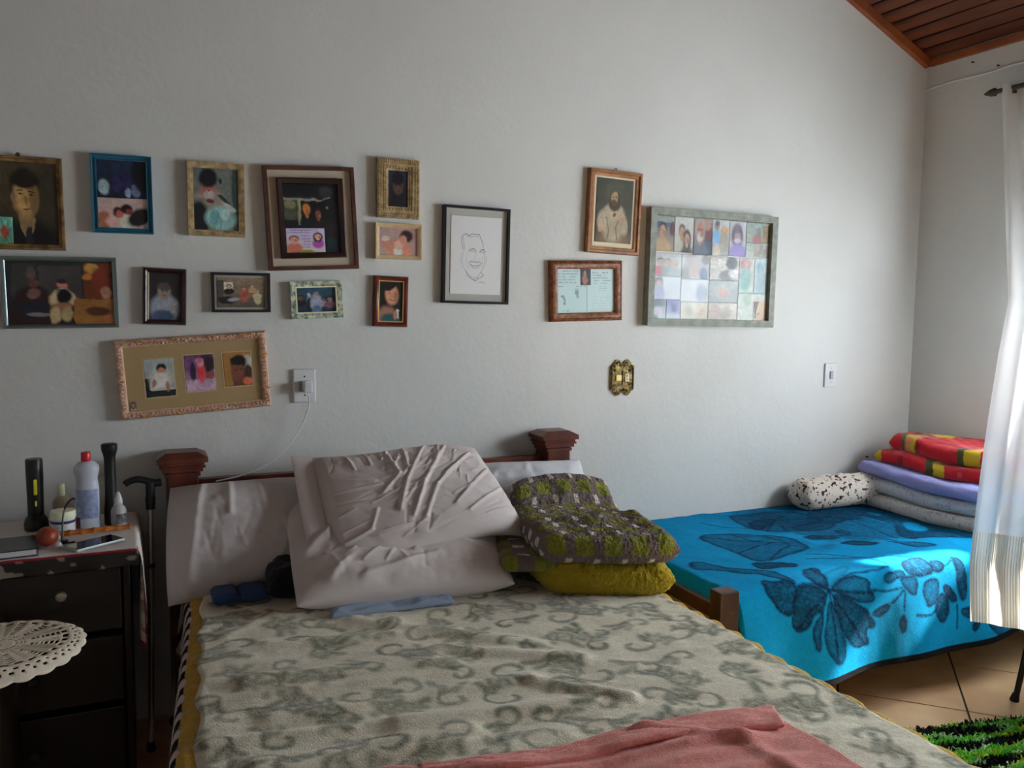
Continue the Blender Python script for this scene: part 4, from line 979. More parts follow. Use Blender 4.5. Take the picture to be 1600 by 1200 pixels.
# big double frame
M_brown = wood('dark_brown_frame_wood', lin('#4a2a1c', 1.9), lin('#33190f', 1.7), (3, 3, 3), 6, .4)
M_matb = mat('buff_mat_board', lin('#8f8474', 2.1), .9)
p = picture('double_photo_frame', 'large tilted brown frame with a second dark frame mounted inside it', .589, 1.749, .318, .362, 2.9, .013, .030, 'flat', M_brown, GM, matboard=M_matb, glass=False)
inner = molding(.232, .280, [(0, .012), (0, .031), (.004, .033), (.018, .029), (.020, .024), (.020, .012)])
inner.v = [(x, y, z) for x, y, z in inner.v]; ob = inner.build('inner_molding', wood('blackish_brown_wood', lin('#2c1510', 1.7), lin('#1c0c08', 1.6), (3, 3, 3), 6, .35), p, True)
print_rect('photo', p, -.097, -.121, .097, .121, -.0085, [('bg', '#0e1114', '#15161a'), ('r', 0, .22, .3, .52, '#3b3f30'), ('e', .12, .30, .1, .06, '#6b6a4e'), ('r', 0, .19, .62, .21, '#24303c'), ('p', [(.0, .2), (.7, .22), (.7, .25), (0, .23)], '#77715e'), ('r', .26, .22, .31, .6, '#7d785f'), ('r', .31, .26, .72, .6, '#0a0a0c')] + person(.42, .38, .075, '#a8642c', '#9a6420', '#0f1418', face=True) + person(.62, .44, .07, '#6d3a34', '#241a18', '#1b1518') + [('e', .78, .12, .12, .09, '#26282a'), ('l', [(.62, .25), (.85, .2)], .012, '#8a8470'), ('e', .80, .34, .02, .02, '#8f7a5a'), ('e', .84, .66, .08, .1, '#231a1e'), ('e', .86, .86, .09, .1, '#10282a'), ('n', .3, 9)], GM)
print_rect('greeting_card', p, -.094, -.119, .042, -.034, -.0100, [('bg', '#9c92ac', '#a39c98'), ('s', .04, .04, .66, .22, 2, '#3a2a6a', 3), ('s', .38, .26, .66, .84, 5, '#6a3a9a', 7), ('e', .2, .96, .5, .10, '#8a8450')] + person(.20, .46, .13, '#b07a6a', '#4a2420', '#a05a4c', w=.9) + person(.82, .34, .11, '#b98a78', '#3a2020', '#8a3f8c', long=True, w=.8) + [('e', .5, .95, .18, .06, '#7d7a2c')], GM, .002, 'pale card with two girls and purple handwriting')
MB().box((-.097, -.0232, -.121), (.097, -.0225, .121)).build('glass_pane', M_pane, p)

# two small pale frames
p = picture('photo_frame', 'small upright gilt frame with lattice relief around a woman portrait', .908, 1.874, .159, .215, -.4, .042, .026, 'bevel_in', M_gold2, GM,
    [('bg', '#232a3e', '#1c1a24'), ('e', .5, .62, .36, .6, '#0f0d12'), ('e', .52, .44, .27, .22, '#46362f'), ('e', .5, .24, .28, .16, '#120e12'), ('e', .42, .42, .06, .02, '#181012'), ('e', .62, .42, .06, .02, '#181012'), ('e', .53, .56, .09, .02, '#3a2024'), ('e', .5, .98, .4, .16, '#0d0b10'), ('n', .3, 6)])
orn = MB()
def along(w_, h_, step):
    nx = max(2, round(w_ / step)); nz = max(2, round(h_ / step)); o_ = []
    for i in range(nx):
        x = -w_ / 2 + w_ * (i + .5) / nx; o_ += [(x, h_ / 2, 0), (x, -h_ / 2, 0)]
    for i in range(nz):
        z = -h_ / 2 + h_ * (i + .5) / nz; o_ += [(-w_ / 2, z, 1), (w_ / 2, z, 1)]
    return o_
for x, z, s in along(.149, .205, .0085): orn.sphere((x, -.026, z), .0038, .004, .0038, 6, 4)
for x, z, s in along(.132, .188, .0085): orn.sphere((x, -.0245, z), .0038, .0045, .0038, 6, 4)
for x, z, s in along(.094, .150, .0120): orn.sphere((x, -.0195, z), .0052, .005, .0052, 6, 4)
orn.build('relief', M_gold2, p, True)
orn = molding(.114, .170, [(0, .012), (0, .0255), (.004, .0262), (.006, .018)]); orn.build('inner_bead', M_gold2, p, True)

M_cream = mat('cream_painted_wood', lin('#a08a68', 2.1), .5, var=.2, vscale=25, bump=.15, bscale=90)
picture('photo_frame', 'small cream frame with a faded photo of a dark-haired adult hugging a child', .909, 1.681, .177, .132, 0, .016, .024, 'bevel_in', M_cream, GM,
    [('bg', '#8f7068', '#8d7a76'), ('r', 0, 0, .42, .55, '#8a7470'), ('e', .55, .82, .34, .30, '#a8705c'), ('e', .28, .62, .22, .22, '#9a6a58', -20), ('e', .52, .62, .13, .16, '#b08472'), ('e', .72, .30, .17, .22, '#2a1c1e'), ('e', .64, .44, .10, .17, '#a5705c'), ('e', .50, .86, .12, .18, '#c2aca4'), ('e', .52, .68, .09, .1, '#b98c7c'), ('e', .18, .4, .1, .1, '#a89a94'), ('n', .12, 9)])

# middle row
M_metal = mat('brushed_grey_metal', lin('#6d7676', 1.5), .28, .75, bump=.1, bscale=200)
picture('photo_frame', 'wide silvery metal frame with people seated beside a brown cabinet', -.212, 1.474, .330, .228, .8, .013, .020, 'bevel_in', M_metal, GL,
    [('bg', '#1a1f20', '#15100f'), ('r', .05, .05, .28, .6, '#2b2a28'), ('r', .30, .08, .70, .62, '#2f2c2b'), ('p', [(.0, .72), (.5, .66), (.62, 1), (0, 1)], '#1e1110'), ('e', .24, .60, .17, .2, '#1c0d10'), ('e', .25, .52, .06, .08, '#5a3f38'), ('e', .23, .20, .04, .10, '#4a3c34'), ('e', .25, .36, .05, .06, '#4d3028'), ('e', .24, .78, .14, .12, '#10121c'), ('e', .30, .84, .12, .03, '#5a5658'), ('e', .52, .38, .045, .07, '#8d564c'), ('e', .52, .32, .045, .035, '#231a18'), ('e', .45, .58, .06, .12, '#8f7c5c', 15), ('e', .58, .58, .05, .12, '#8a7c60', -15), ('e', .52, .56, .075, .11, '#06070d'), ('l', [(.48, .45), (.56, .45)], .01, '#b9a29a'), ('e', .50, .72, .1, .06, '#6d4a34'), ('e', .44, .86, .05, .14, '#8a7a58'), ('e', .55, .84, .06, .12, '#7f7050'), ('r', .72, .03, .99, .60, '#4e2412'), ('e', .80, .12, .07, .08, '#8f6a34'), ('e', .76, .25, .05, .05, '#8f5a28'), ('e', .88, .3, .08, .2, '#5c2214'), ('e', .93, .5, .05, .1, '#7d5a48'), ('r', .62, .60, 1, 1, '#6d4a22'), ('e', .85, .80, .12, .08, '#3c1f10'), ('e', .95, .93, .07, .06, '#7a4a2c'), ('n', .2, 9)])
M_dark = wood('espresso_wood', lin('#2c1612', 1.8), lin('#1c0d0a', 1.6), (3, 3, 3), 6, .3)
p = picture('photo_frame', 'small upright espresso frame with a baby in a white top', .097, 1.466, .136, .190, -1.8, .017, .026, 'round', M_dark, GL,
    [('bg', '#1a1918', '#232128'), ('e', .5, .75, .42, .30, '#6d727d'), ('e', .45, .92, .34, .14, '#2c394d'), ('e', .48, .40, .20, .17, '#6f6058'), ('e', .48, .30, .19, .09, '#3c3430'), ('e', .42, .40, .03, .015, '#2a2020'), ('e', .56, .40, .03, .015, '#2a2020'), ('e', .48, .48, .05, .012, '#5a3c38'), ('e', .80, .72, .08, .16, '#77706c', 30), ('n', .2, 8)])
MB().box((-.0525, -.0215, -.078), (-.0485, -.012, .078)).build('bright_fillet', mat('bright_fillet', lin('#d8cdb0', 1.3), .3, .4), p)
M_black = mat('black_lacquer', (.012, .012, .013), .3)
p = picture('photo_frame', 'small black frame with a family group sitting on grass', .344, 1.483, .196, .137, .3, .0095, .020, 'flat', M_black, GL, matboard=mat('grey_white_mat', lin('#7d7a72', 2.2), .9))
print_rect('photo', p, -.080, -.051, .080, .051, -.0062, [('bg', '#6a5c4a', '#3f3c34'), ('r', 0, .1, .14, .7, '#3a342c'), ('r', .15, .16, .34, .42, '#a09a8c')] + person(.25, .30, .06, '#a08070', '#1c1412', '#1a1614') + [('e', .2, .76, .2, .13, '#17181a'), ('e', .34, .74, .12, .06, '#77747a', -15)] + person(.56, .36, .055, '#8d6450', '#3a2a20', '#8a4038') + person(.68, .44, .05, '#8d6450', '#3a2a20', '#6a4a38') + person(.74, .28, .05, '#a07860', '#3c2c22', '#8a6a50') + person(.84, .46, .055, '#8f7460', '#6a5a48', '#8d8468') + [('e', .55, .68, .09, .15, '#7d3f38'), ('e', .85, .75, .08, .16, '#8a8266'), ('n', .25, 11)], GL, .002)

p = picture('photo_frame', 'small frame with green and white mottled paint and a dark group photo', .604, 1.461, .185, .133, 2.6, .021, .022, 'bevel_in', mat('mottled_green_white', lin('#a9b09a', 2.0), .5, var=.9, vscale=55, col2=lin('#24443c', 1.6)), GM,
    [('bg', '#1c3a44', '#161c30'), ('e', .5, .2, .4, .2, '#243f50')] + person(.12, .40, .08, '#4a3a34', '#17110f', '#12121a', face=False) + [('p', [(.28, .25), (.36, .25), (.40, .8), (.26, .7)], '#8a8c94'), ('e', .33, .7, .08, .3, '#0f1220'), ('e', .50, .30, .07, .12, '#6d5a58'), ('e', .50, .62, .15, .34, '#7d8290'), ('e', .50, .9, .12, .2, '#3f5c7d')] + person(.68, .50, .06, '#6d4c48', '#1c1416', '#7d7a84', face=False) + person(.84, .48, .08, '#7d5650', '#241a1c', '#5c4450', face=False) + [('n', .25, 9)])
molding(.149, .097, [(0, .008), (0, .0185), (.005, .018), (.005, .008)]).build('inner_bead', mat('ivory_bead', lin('#b5ac8c', 2.0), .5), p, True)

M_mahog = mat('red_mahogany', lin('#5a1c16', 2.0), .25, var=.3, vscale=14, col2=lin('#42120e', 1.8))
p = picture('photo_frame', 'small upright red-brown frame with gold lip and a smiling woman', .880, 1.458, .132, .189, -1.7, .019, .024, 'round', M_mahog, GM,
    [('bg', '#181512', '#1c1a16'), ('e', .45, .40, .36, .36, '#15100d', 20), ('e', .35, .92, .42, .3, '#7d5a48'), ('e', .50, .95, .4, .16, '#1c4444'), ('e', .54, .34, .27, .24, '#a8765c', 15), ('e', .46, .13, .26, .10, '#15100d', -15), ('e', .44, .30, .04, .014, '#1c1010'), ('e', .66, .30, .04, .014, '#1c1010'), ('e', .56, .45, .10, .03, '#6d2a2c'), ('e', .56, .445, .075, .014, '#b0a098'), ('e', .70, .38, .08, .14, '#8a5c46', 15), ('e', .55, .37, .03, .03, '#8f5c46'), ('p', [(.74, .66), (.86, .70), (.82, .92), (.72, .85)], '#c0b8ac'), ('e', .70, .84, .08, .1, '#8d6450'), ('n', .12, 8)])
molding(.098, .155, [(0, .010), (0, .0185), (.004, .0175), (.004, .010)]).build('gold_lip', mat('gold_lip', lin('#c9a95c', 1.4), .3, .6), p, True)

# pink triple frame
M_pink = mat('antique_pink_paint', lin('#b39680', 1.75), .55, var=.3, vscale=45, col2=lin('#a07c66', 1.7), bump=.3, bscale=110)
p = picture('triple_photo_frame', 'long carved pink frame with three small photographs in a beige mat', .187, 1.201, .488, .267, 3.6, .026, .030, 'round', M_pink, GL, matboard=mat('beige_mat_board', lin('#7d6a4a', 2.3), .9))
hole = [('bg', '#9a958c', '#77706a')]
ops3 = [[('bg', '#77807e', '#6a6a66'), ('r', 0, .5, .2, 1, '#15181a'), ('e', .55, .5, .4, .3, '#8c8a82'), ('e', .5, .70, .34, .18, '#a8a09c'), ('p', [(.0, .82), (1, .84), (1, 1), (0, 1)], '#17191b'), ('r', .15, .76, .95, .83, '#8f8c84'), ('e', .58, .24, .17, .12, '#17100e'), ('e', .58, .32, .13, .09, '#8d6450'), ('e', .55, .5, .25, .14, '#a59c98'), ('e', .3, .64, .07, .12, '#7d5a4a', 20), ('e', .75, .74, .07, .14, '#7d5a4a'), ('n', .15, 8)],
        [('bg', '#54384e', '#7d6278'), ('r', 0, .68, 1, 1, '#8a7484'), ('e', .75, .25, .3, .25, '#2a1c26'), ('e', .2, .3, .2, .25, '#5c3a5c'), ('e', .27, .45, .10, .26, '#241c34'), ('e', .55, .50, .16, .26, '#a0303a'), ('e', .55, .24, .11, .10, '#9a6a66'), ('e', .52, .15, .14, .07, '#8f4a6a'), ('e', .85, .58, .2, .1, '#6a3a38'), ('n', .3, 8)],
        [('bg', '#7d5a2c', '#6d4c26'), ('p', [(.26, .16), (1, .16), (1, 1), (.3, 1)], '#463026'), ('e', .86, .3, .2, .2, '#8d8a80'), ('e', .55, .30, .28, .22, '#0f0c0c'), ('e', .50, .58, .24, .30, '#5a3428'), ('e', .52, .26, .26, .13, '#120e0e'), ('e', .42, .52, .05, .015, '#180e0c'), ('e', .62, .52, .05, .015, '#180e0c'), ('e', .86, .58, .12, .2, '#33241e'), ('e', .84, .88, .18, .12, '#9a4f3c'), ('n', .15, 8)]]
for k, (x0, z0, z1) in enumerate(((-.160, -.066, .062), (-.032, -.058, .066), (.094, -.052, .066))):
    x1 = x0 + (.094 if k != 1 else .096)
    molding(x1 - x0 + .008, z1 - z0 + .008, [(0, .004), (0, .0062), (.004, .0054), (.004, .004)]).build('mat_bevel', mat('beige_bevel', lin('#8f7c5c', 2.3), .9), p).location = ((x0 + x1) / 2, -OFF[p.name], (z0 + z1) / 2)
    print_rect('photo', p, x0, z0, x1, z1, -.0058, ops3[k], GL, .0022)
print_rect('oval_photo', p, -.214, -.104, -.192, -.074, -.0064, [('bg', '#5c5040', '#4a4034')] + person(.5, .4, .24, '#7d6450', '#241c18', '#8a7c70', long=True, face=False), GL, .002)
orn = MB(); pr = random.Random(4)
for x, z, s in along(.466, .245, .0115):
    orn.sphere((x + pr.uniform(-.003, .003), -.029, z + pr.uniform(-.005, .005)), pr.uniform(.004, .0065), .0055, pr.uniform(.003, .0055), 6, 4)
for x, z, s in along(.452, .231, .0125): orn.sphere((x, -.0275, z), .0042, .005, .0035, 6, 4)
orn.build('carved_relief', M_pink, p, True)
for x, z in ((-.165, .1225), (-.055, .1225), (.06, .1225), (.165, .1225), (-.165, -.1225), (-.055, -.1225), (.06, -.1225), (.165, -.1225), (.232, .05), (.232, -.06), (-.232, 0)):
    MB().tube([(x + .011 * math.cos(a), -.0335, z + .008 * math.sin(a) * (1 if z > 0 else -1)) for a in np.linspace(.1, math.pi - .1, 9)], .0028, 6).build('scallop_ornament', mat('gilded_shell', lin('#a87c48', 1.9), .5, .2), p, True)

# caricature drawing
p = picture('drawing_frame', 'black frame with a pencil caricature of a smiling moustached man', 1.221, 1.639, .275, .372, -.9, .0095, .026, 'flat', M_black, GM, matboard=mat('grey_mat_board', lin('#8f8f88', 1.9), .9))
ink = '#66666a'; li = '#8a8a8e'
cops = [('bg', '#b0b0b0', '#b2b2b0'),
 ('l', [(.24, .42), (.21, .33), (.22, .26), (.30, .225), (.36, .25), (.42, .225), (.50, .23), (.56, .225), (.58, .27), (.62, .32), (.64, .38)], .016, ink),
 ('l', [(.24, .27), (.26, .36), (.27, .42)], .018, li), ('l', [(.30, .25), (.38, .27), (.46, .25), (.54, .26)], .014, li),
 ('l', [(.27, .42), (.24, .50), (.22, .56), (.24, .64), (.30, .70), (.36, .75)], .012, li), ('l', [(.64, .38), (.65, .46), (.68, .54), (.67, .62), (.62, .68), (.58, .74)], .012, li),
 ('l', [(.36, .44), (.42, .415), (.48, .42), (.50, .45)], .018, ink), ('l', [(.57, .45), (.61, .42), (.66, .42), (.68, .45)], .018, ink), ('l', [(.38, .455), (.43, .44), (.47, .455)], .009, ink), ('l', [(.58, .46), (.62, .445), (.66, .46)], .009, ink),
 ('l', [(.50, .46), (.48, .52), (.47, .56), (.51, .575), (.56, .56), (.55, .53)], .009, li), ('l', [(.36, .595), (.42, .575), (.50, .59), (.58, .58), (.62, .60)], .022, li),
 ('l', [(.38, .61), (.44, .635), (.52, .63), (.60, .615)], .012, ink), ('l', [(.40, .63), (.48, .665), (.57, .645)], .009, ink), ('l', [(.36, .75), (.44, .79), (.52, .78), (.58, .74)], .012, li), ('l', [(.34, .46), (.31, .54), (.33, .62), (.37, .68)], .007, li), ('l', [(.62, .5), (.64, .58), (.62, .66)], .007, li),
 ('l', [(.31, .70), (.34, .76), (.42, .80), (.47, .82)], .014, ink), ('l', [(.60, .71), (.66, .75), (.60, .78), (.52, .80)], .012, ink), ('l', [(.47, .80), (.50, .83), (.54, .79)], .014, ink), ('l', [(.55, .845), (.60, .838), (.65, .845), (.70, .842)], .007, ink),
 ('l', [(.22, .48), (.19, .54), (.22, .60)], .008, li), ('l', [(.70, .50), (.71, .56), (.68, .6)], .008, li)]
cops = [(o[0], o[1], o[2] * .62, o[3]) if o[0] == 'l' else o for o in cops]
print_rect('drawing', p, -.1055, -.150, .1055, .150, -.0066, cops, 1.95, .0017)

# robed figure print
M_oak = wood('honey_oak', lin('#8a5a2c', 1.7), lin('#6a3f1a', 1.6), (3, 3, 3), 8, .4)
p = picture('religious_picture', 'honey oak frame with a print of a bearded robed figure on dark green', 1.837, 1.837, .253, .342, -1.9, .027, .026, 'step', M_oak, 2.0, matboard=mat('cream_margin', lin('#b5a98f', 1.8), .8))
rob = [('bg', '#33362a', '#3a3528'), ('e', .5, .22, .3, .2, '#3c3d2e'), ('e', .5, 1.0, .44, .34, '#5a452f'), ('e', .48, .70, .30, .30, '#827660'), ('e', .18, .66, .12, .17, '#8a7c68', 15), ('e', .76, .70, .13, .18, '#857661', -25), ('e', .50, .52, .28, .14, '#8d8068'), ('e', .50, .34, .14, .14, '#33271a'), ('e', .50, .40, .17, .10, '#3a2c1c'), ('e', .50, .30, .09, .10, '#8f7454'), ('e', .50, .37, .075, .05, '#4a3420'), ('e', .47, .28, .02, .01, '#2a1c12'), ('e', .54, .28, .02, .01, '#2a1c12'), ('l', [(.42, .45), (.50, .50), (.60, .46)], .02, '#3c3022'), ('e', .50, .56, .045, .035, '#5a3826'), ('l', [(.30, .62), (.38, .8), (.34, .95)], .03, '#5f523e'), ('l', [(.66, .6), (.56, .75), (.62, .95)], .03, '#5a4c38'), ('e', .66, .60, .06, .06, '#8f7658', 30), ('e', .14, .80, .05, .05, '#8a6c50'), ('n', .18, 9)]
print_rect('print', p, -.088, -.125, .088, .137, -.0062, rob, 1.9, .0022)
MB().tube([(.006 * math.cos(a), -.010, .176 + .006 * math.sin(a)) for a in np.linspace(0, 2 * math.pi, 13)], .0015, 6).build('hanging_ring', M_nail, p, True)

# certificate
M_carv = mat('carved_brown_wood', lin('#7d4c28', 1.8), .45, var=.6, vscale=60, col2=lin('#4e2810', 1.6), bump=.5, bscale=110)
p = picture('certificate_frame', 'carved brown frame with a pale blue birth keepsake sheet with tiny footprints', 1.713, 1.511, .339, .249, 1.4, .035, .026, 'round', M_carv, 1.9,
    [('bg', '#9eb0b0', '#9cb2b0'), ('s', .02, .02, .38, .34, 5, '#6a7c80', 3), ('s', .02, .385, .14, .415, 1, '#4c5a60', 5), ('s', .33, .385, .50, .415, 1, '#4c5a60', 6), ('s', .62, .06, .95, .36, 5, '#4c6470', 9), ('s', .72, .38, .90, .52, 3, '#788c90', 11), ('s', .6, .62, .95, .95, 5, '#8fa4a4', 15), ('l', [(.515, .30), (.515, .97)], .004, '#6a7a80'), ('s', .1, .92, .26, .97, 1, '#4c5a60', 17), ('e', .10, .62, .035, .03, '#6a7880'), ('e', .125, .68, .022, .07, '#748288', -15), ('e', .13, .78, .02, .035, '#66747c'), ('e', .34, .54, .034, .05, '#6a7880'), ('e', .355, .62, .02, .05, '#748288'), ('l', [(.31, .50), (.32, .46)], .012, '#66747c'), ('l', [(.34, .49), (.34, .45)], .012, '#66747c'), ('l', [(.365, .5), (.37, .46)], .012, '#66747c')], inner_z=.5)
print_rect('small_photo', p, -.025, .024, .022, .092, -.0065, [('bg', '#4a4048', '#3a3028'), ('e', .45, .35, .2, .2, '#7d5c50'), ('e', .42, .65, .28, .3, '#80604e'), ('e', .8, .3, .25, .4, '#2c2c3c'), ('n', .4, 7)], 1.9, .002)
orn = MB()
for x, z, s in along(.318, .228, .010): orn.sphere((x, -.0235, z), .0052 if not s else .0035, .005, .0035 if not s else .0052, 6, 4)
orn.build('carved_relief', M_carv, p, True)

# collage
M_greyw = wood('weathered_grey_wood', lin('#7f8378', 1.45), lin('#6a6e64', 1.4), (3, 3, 3), 10, .6)
p = picture('collage_frame', 'large grey wooden frame filled with a collage of many family snapshots', 2.342, 1.614, .682, .501, -.8, .030, .040, 'flat', M_greyw, GR, matboard=mat('white_card', (.7, .7, .68), .8), inner_z=.55)
IW, IH = .311, .2205
def snap(x0, y0, x1, y1, ops, name='snapshot', g=GR):
    print_rect(name, p, -IW + x0 * 2 * IW, IH - y1 * 2 * IH, -IW + x1 * 2 * IW - .0015, IH - y0 * 2 * IH - .0015, -.0068, ops, g, .0036)
sk = '#a8866e'
snap(0, 0, .165, .345, [('bg', '#5c6c74', '#8d7c68'), ('r', 0, 0, 1, .18, '#8d9088'), ('p', [(0, .15), (.9, .2), (.9, .3), (0, .34)], '#3f5a74')] + person(.42, .42, .2, sk, '#2a2220', '#a8906c', w=1.3) + [('e', .9, .35, .12, .2, '#5a3034'), ('n', .15, 6)])
snap(.165, 0, .325, .345, [('bg', '#b5b7b4', '#a9a89e')] + person(.40, .42, .18, sk, '#3a2a24', '#a5a898') + person(.68, .60, .18, sk, '#1f1816', '#4a4440', long=True) + [('n', .1, 6)])
snap(.325, 0, .485, .36, [('bg', '#8d8074', '#5c5f64'), ('r', .62, .1, 1, .6, '#5c2430'), ('r', .6, .6, 1, 1, '#2a3a50'), ('e', .65, .18, .3, .14, '#9a7a6a')] + person(.36, .32, .27, '#a07060', '#9a948c', '#55606a', beard='#b5b0aa') + [('l', [(.22, .30), (.5, .3)], .03, '#3a2a2a'), ('n', .12, 6)])
snap(.485, 0, .635, .36, [('bg', '#aab0ae', '#8d9088'), ('e', .28, .5, .26, .24, '#6a9cc0'), ('e', .28, .16, .15, .13, '#7d6a60'), ('e', .28, .10, .14, .08, '#3c4048'), ('e', .3, .85, .22, .2, '#b0a89a'), ('e', .72, .30, .22, .10, '#c08a2c'), ('e', .72, .6, .28, .3, '#8d8878'), ('e', .70, .24, .1, .08, '#b08870'), ('n', .2, 7)])
snap(.635, 0, .785, .355, [('bg', '#b0aeb4', '#9a98a4'), ('e', .48, .42, .34, .34, '#3a3240'), ('e', .50, .46, .2, .2, '#8d7c84'), ('e', .46, .22, .2, .12, '#5a4f60'), ('e', .5, .56, .22, .07, '#b5a4b4'), ('e', .55, .92, .55, .28, '#7d70a8'), ('n', .15, 6)])
snap(.785, 0, 1, .205, [('bg', '#8c9a98', '#8a8c7c'), ('r', .7, .1, 1, 1, '#7d6a44'), ('e', .52, .5, .1, .28, '#5f6a5c'), ('e', .48, .9, .2, .3, '#8a4a50'), ('n', .3, 6)])
snap(.785, .205, 1, .355, [('bg', '#8fa09c', '#a0a69c'), ('r', .35, .1, 1, 1, '#8a8274'), ('l', [(.55, .9), (.72, .1)], .03, '#5c5c58'), ('l', [(.78, .9), (.92, .1)], .03, '#5c5c58'), ('n', .3, 6)])
snap(0, .355, .235, .585, [('bg', '#b5b8b6', '#a2a8a6')] + person(.26, .40, .14, '#a08070', '#55504c', '#9a3440') + person(.52, .42, .14, '#a89084', '#4c4440', '#707a78') + person(.76, .44, .15, '#a89a90', '#8d8880', '#8a9694') + [('n', .1, 6)])
snap(.235, .355, .475, .60, [('bg', '#b2b4b4', '#a8aaa8'), ('e', .4, .4, .3, .4, '#a09a98'), ('e', .15, .85, .2, .3, '#7d7c78'), ('e', .5, .75, .25, .2, '#a89890'), ('e', .8, .8, .14, .3, '#465a78'), ('e', .85, .2, .14, .2, '#5c5450'), ('n', .2, 6)])
snap(.475, .365, .735, .60, [('bg', '#b8b8b2', '#a5a5a2'), ('e', .3, .3, .3, .2, '#c2c0b8'), ('e', .75, .25, .2, .3, '#5c5e60'), ('e', .6, .8, .25, .25, '#6a6c70'), ('e', .85, .7, .2, .2, '#c2c4c4'), ('n', .35, 9)])
snap(.735, .36, .875, .72, [('bg', '#b0a8a4', '#9cb0ac'), ('e', .4, .2, .4, .15, '#a88a84'), ('e', .45, .62, .34, .34, '#6f9c94'), ('n', .25, 6)])
snap(.875, .36, 1, .72, [('bg', '#9cb8b8', '#8fa4a4'), ('e', .4, .3, .25, .2, '#708c94'), ('e', .5, .7, .35, .4, '#80989c'), ('n', .2, 6)])
snap(0, .585, .235, .81, [('bg', '#b8bec2', '#aab0b6'), ('e', .22, .22, .16, .22, '#55504c'), ('e', .24, .3, .1, .15, '#a89488'), ('e', .22, .75, .22, .35, '#8a8ca8'), ('n', .12, 6)])
snap(.235, .60, .475, .825, [('bg', '#b9c0c2', '#b5babc'), ('e', .75, .6, .2, .4, '#8a94a4'), ('n', .15, 6)])
snap(.475, .60, .735, .825, [('bg', '#98a4a4', '#8d9696'), ('e', .5, .5, .28, .32, '#a8a4a0'), ('e', .5, .56, .12, .2, '#b09088'), ('n', .15, 6)])
snap(.735, .72, 1, 1, [('bg', '#a9b8ac', '#b2b8b0'), ('e', .35, .25, .15, .2, '#90a090'), ('e', .68, .4, .2, .3, '#a8a49a'), ('n', .2, 6)])
snap(0, .81, .12, 1, [('bg', '#4a5c70', '#aab4b8'), ('e', .5, .2, .4, .2, '#33444c'), ('e', .5, .55, .25, .2, '#a8a0a8'), ('e', .2, .9, .3, .1, '#46544a'), ('n', .4, 7)])
snap(.12, .81, .24, 1, [('bg', '#5c5f98', '#8d90b0'), ('r', .4, .2, .7, .6, '#2c2c66'), ('r', 0, .75, 1, 1, '#a8acac'), ('n', .2, 6)])
snap(.24, .825, .475, 1, [('bg', '#b8b8a8', '#b0ac9a'), ('e', .3, .5, .15, .3, '#9a9a80'), ('e', .7, .5, .2, .4, '#b5a898'), ('n', .2, 6)])
snap(.475, .825, .735, 1, [('bg', '#b5b2a8', '#aaa69a'), ('e', .25, .55, .2, .4, '#a89a90'), ('e', .6, .6, .2, .35, '#9c9488'), ('n', .2, 6)])
o = print_rect('paper_tag', p, .238, -IH, IH + .083, -IH + .086, -.0085, [('bg', '#b59a78', '#b09474'), ('p', [(0, 0), (.42, .02), (.22, .5), (.14, 1), (.1, .9)], '#1c0f0c'), ('p', [(0, 0), (.10, .9), (.12, 1), (0, 1)], '#b8bcb8'), ('l', [(.30, .72), (.33, .60), (.36, .72)], .03, '#4a3424'), ('l', [(.42, .70), (.47, .62), (.42, .56)], .03, '#4a3424')], GR, .002)

# ---------------------------------------------------------------- switches, socket, charger
M_pl = mat('white_plastic', (.72, .73, .74), .35)
so_ = thing('wall_socket', 'white wall socket plate above the headboard', 'socket', (.558, ROOM_B, 1.150))
MB().box((-.040, -.012, -.061), (.040, 0, .061), .004).build('plate', M_pl, so_)
for z in (.034, -.034): MB().lathe([(.0005, .0122), (.0032, .0126), (.0032, .0105)], 10, (0, 0, z), axis='y').build('screw', M_nail, so_)
MB().box((-.021, -.0135, -.020), (.021, -.011, .020), .001).build('outlet', mat('grey_plastic', (.45, .46, .47), .4), so_)
cg = thing('phone_charger', 'white phone charger plugged into the socket, its thin cord trailing behind the pillow', 'charger', (.562, ROOM_B - .0135, 1.148))
MB().box((-.014, -.045, -.020), (.016, 0, .020), .004).build('plug', M_pl, cg)
cp = [(.562, 3.045, 1.126), (.566, 3.045, 1.10), (.560, 3.050, 1.06), (.540, 3.055, 1.01), (.505, 3.055, .955), (.455, 3.05, .905), (.39, 3.035, .868), (.31, 3.01, .850), (.24, 2.995, .842)]
def smooth(pts, k=6):
    P = [Vector(q) for q in pts]; out = []
    for i in range(len(P) - 1):
        a, b, c, d = P[max(i - 1, 0)], P[i], P[i + 1], P[min(i + 2, len(P) - 1)]
        for j in range(k):
            t = j / k; out.append(.5 * ((2 * b) + (c - a) * t + (2 * a - 5 * b + 4 * c - d) * t * t + (3 * b - a - 3 * c + d) * t ** 3))
    return out + [P[-1]]
MB().tube([tuple(q - cg.location) for q in smooth(cp)], .0026, 6).build('cord', mat('white_cord', (.85, .85, .84), .4), cg, True)

sw = thing('light_switch', 'plain white light switch near the corner above the blue bed', 'light switch', (3.075, ROOM_B, 1.127))
MB().box((-.038, -.009, -.058), (.038, 0, .058), .003).build('plate', M_pl, sw)
MB().box((-.010, -.0085 - .006, -.018), (.010, -.0085, .020), .003).build('rocker', mat('grey_rocker', (.42, .43, .42), .4), sw)
for z in (.034, -.034): MB().lathe([(.0005, .0092), (.003, .0095), (.003, .0085)], 10, (0, 0, z), axis='y').build('screw', mat('screw_steel', (.4, .4, .4), .35, .8), sw)

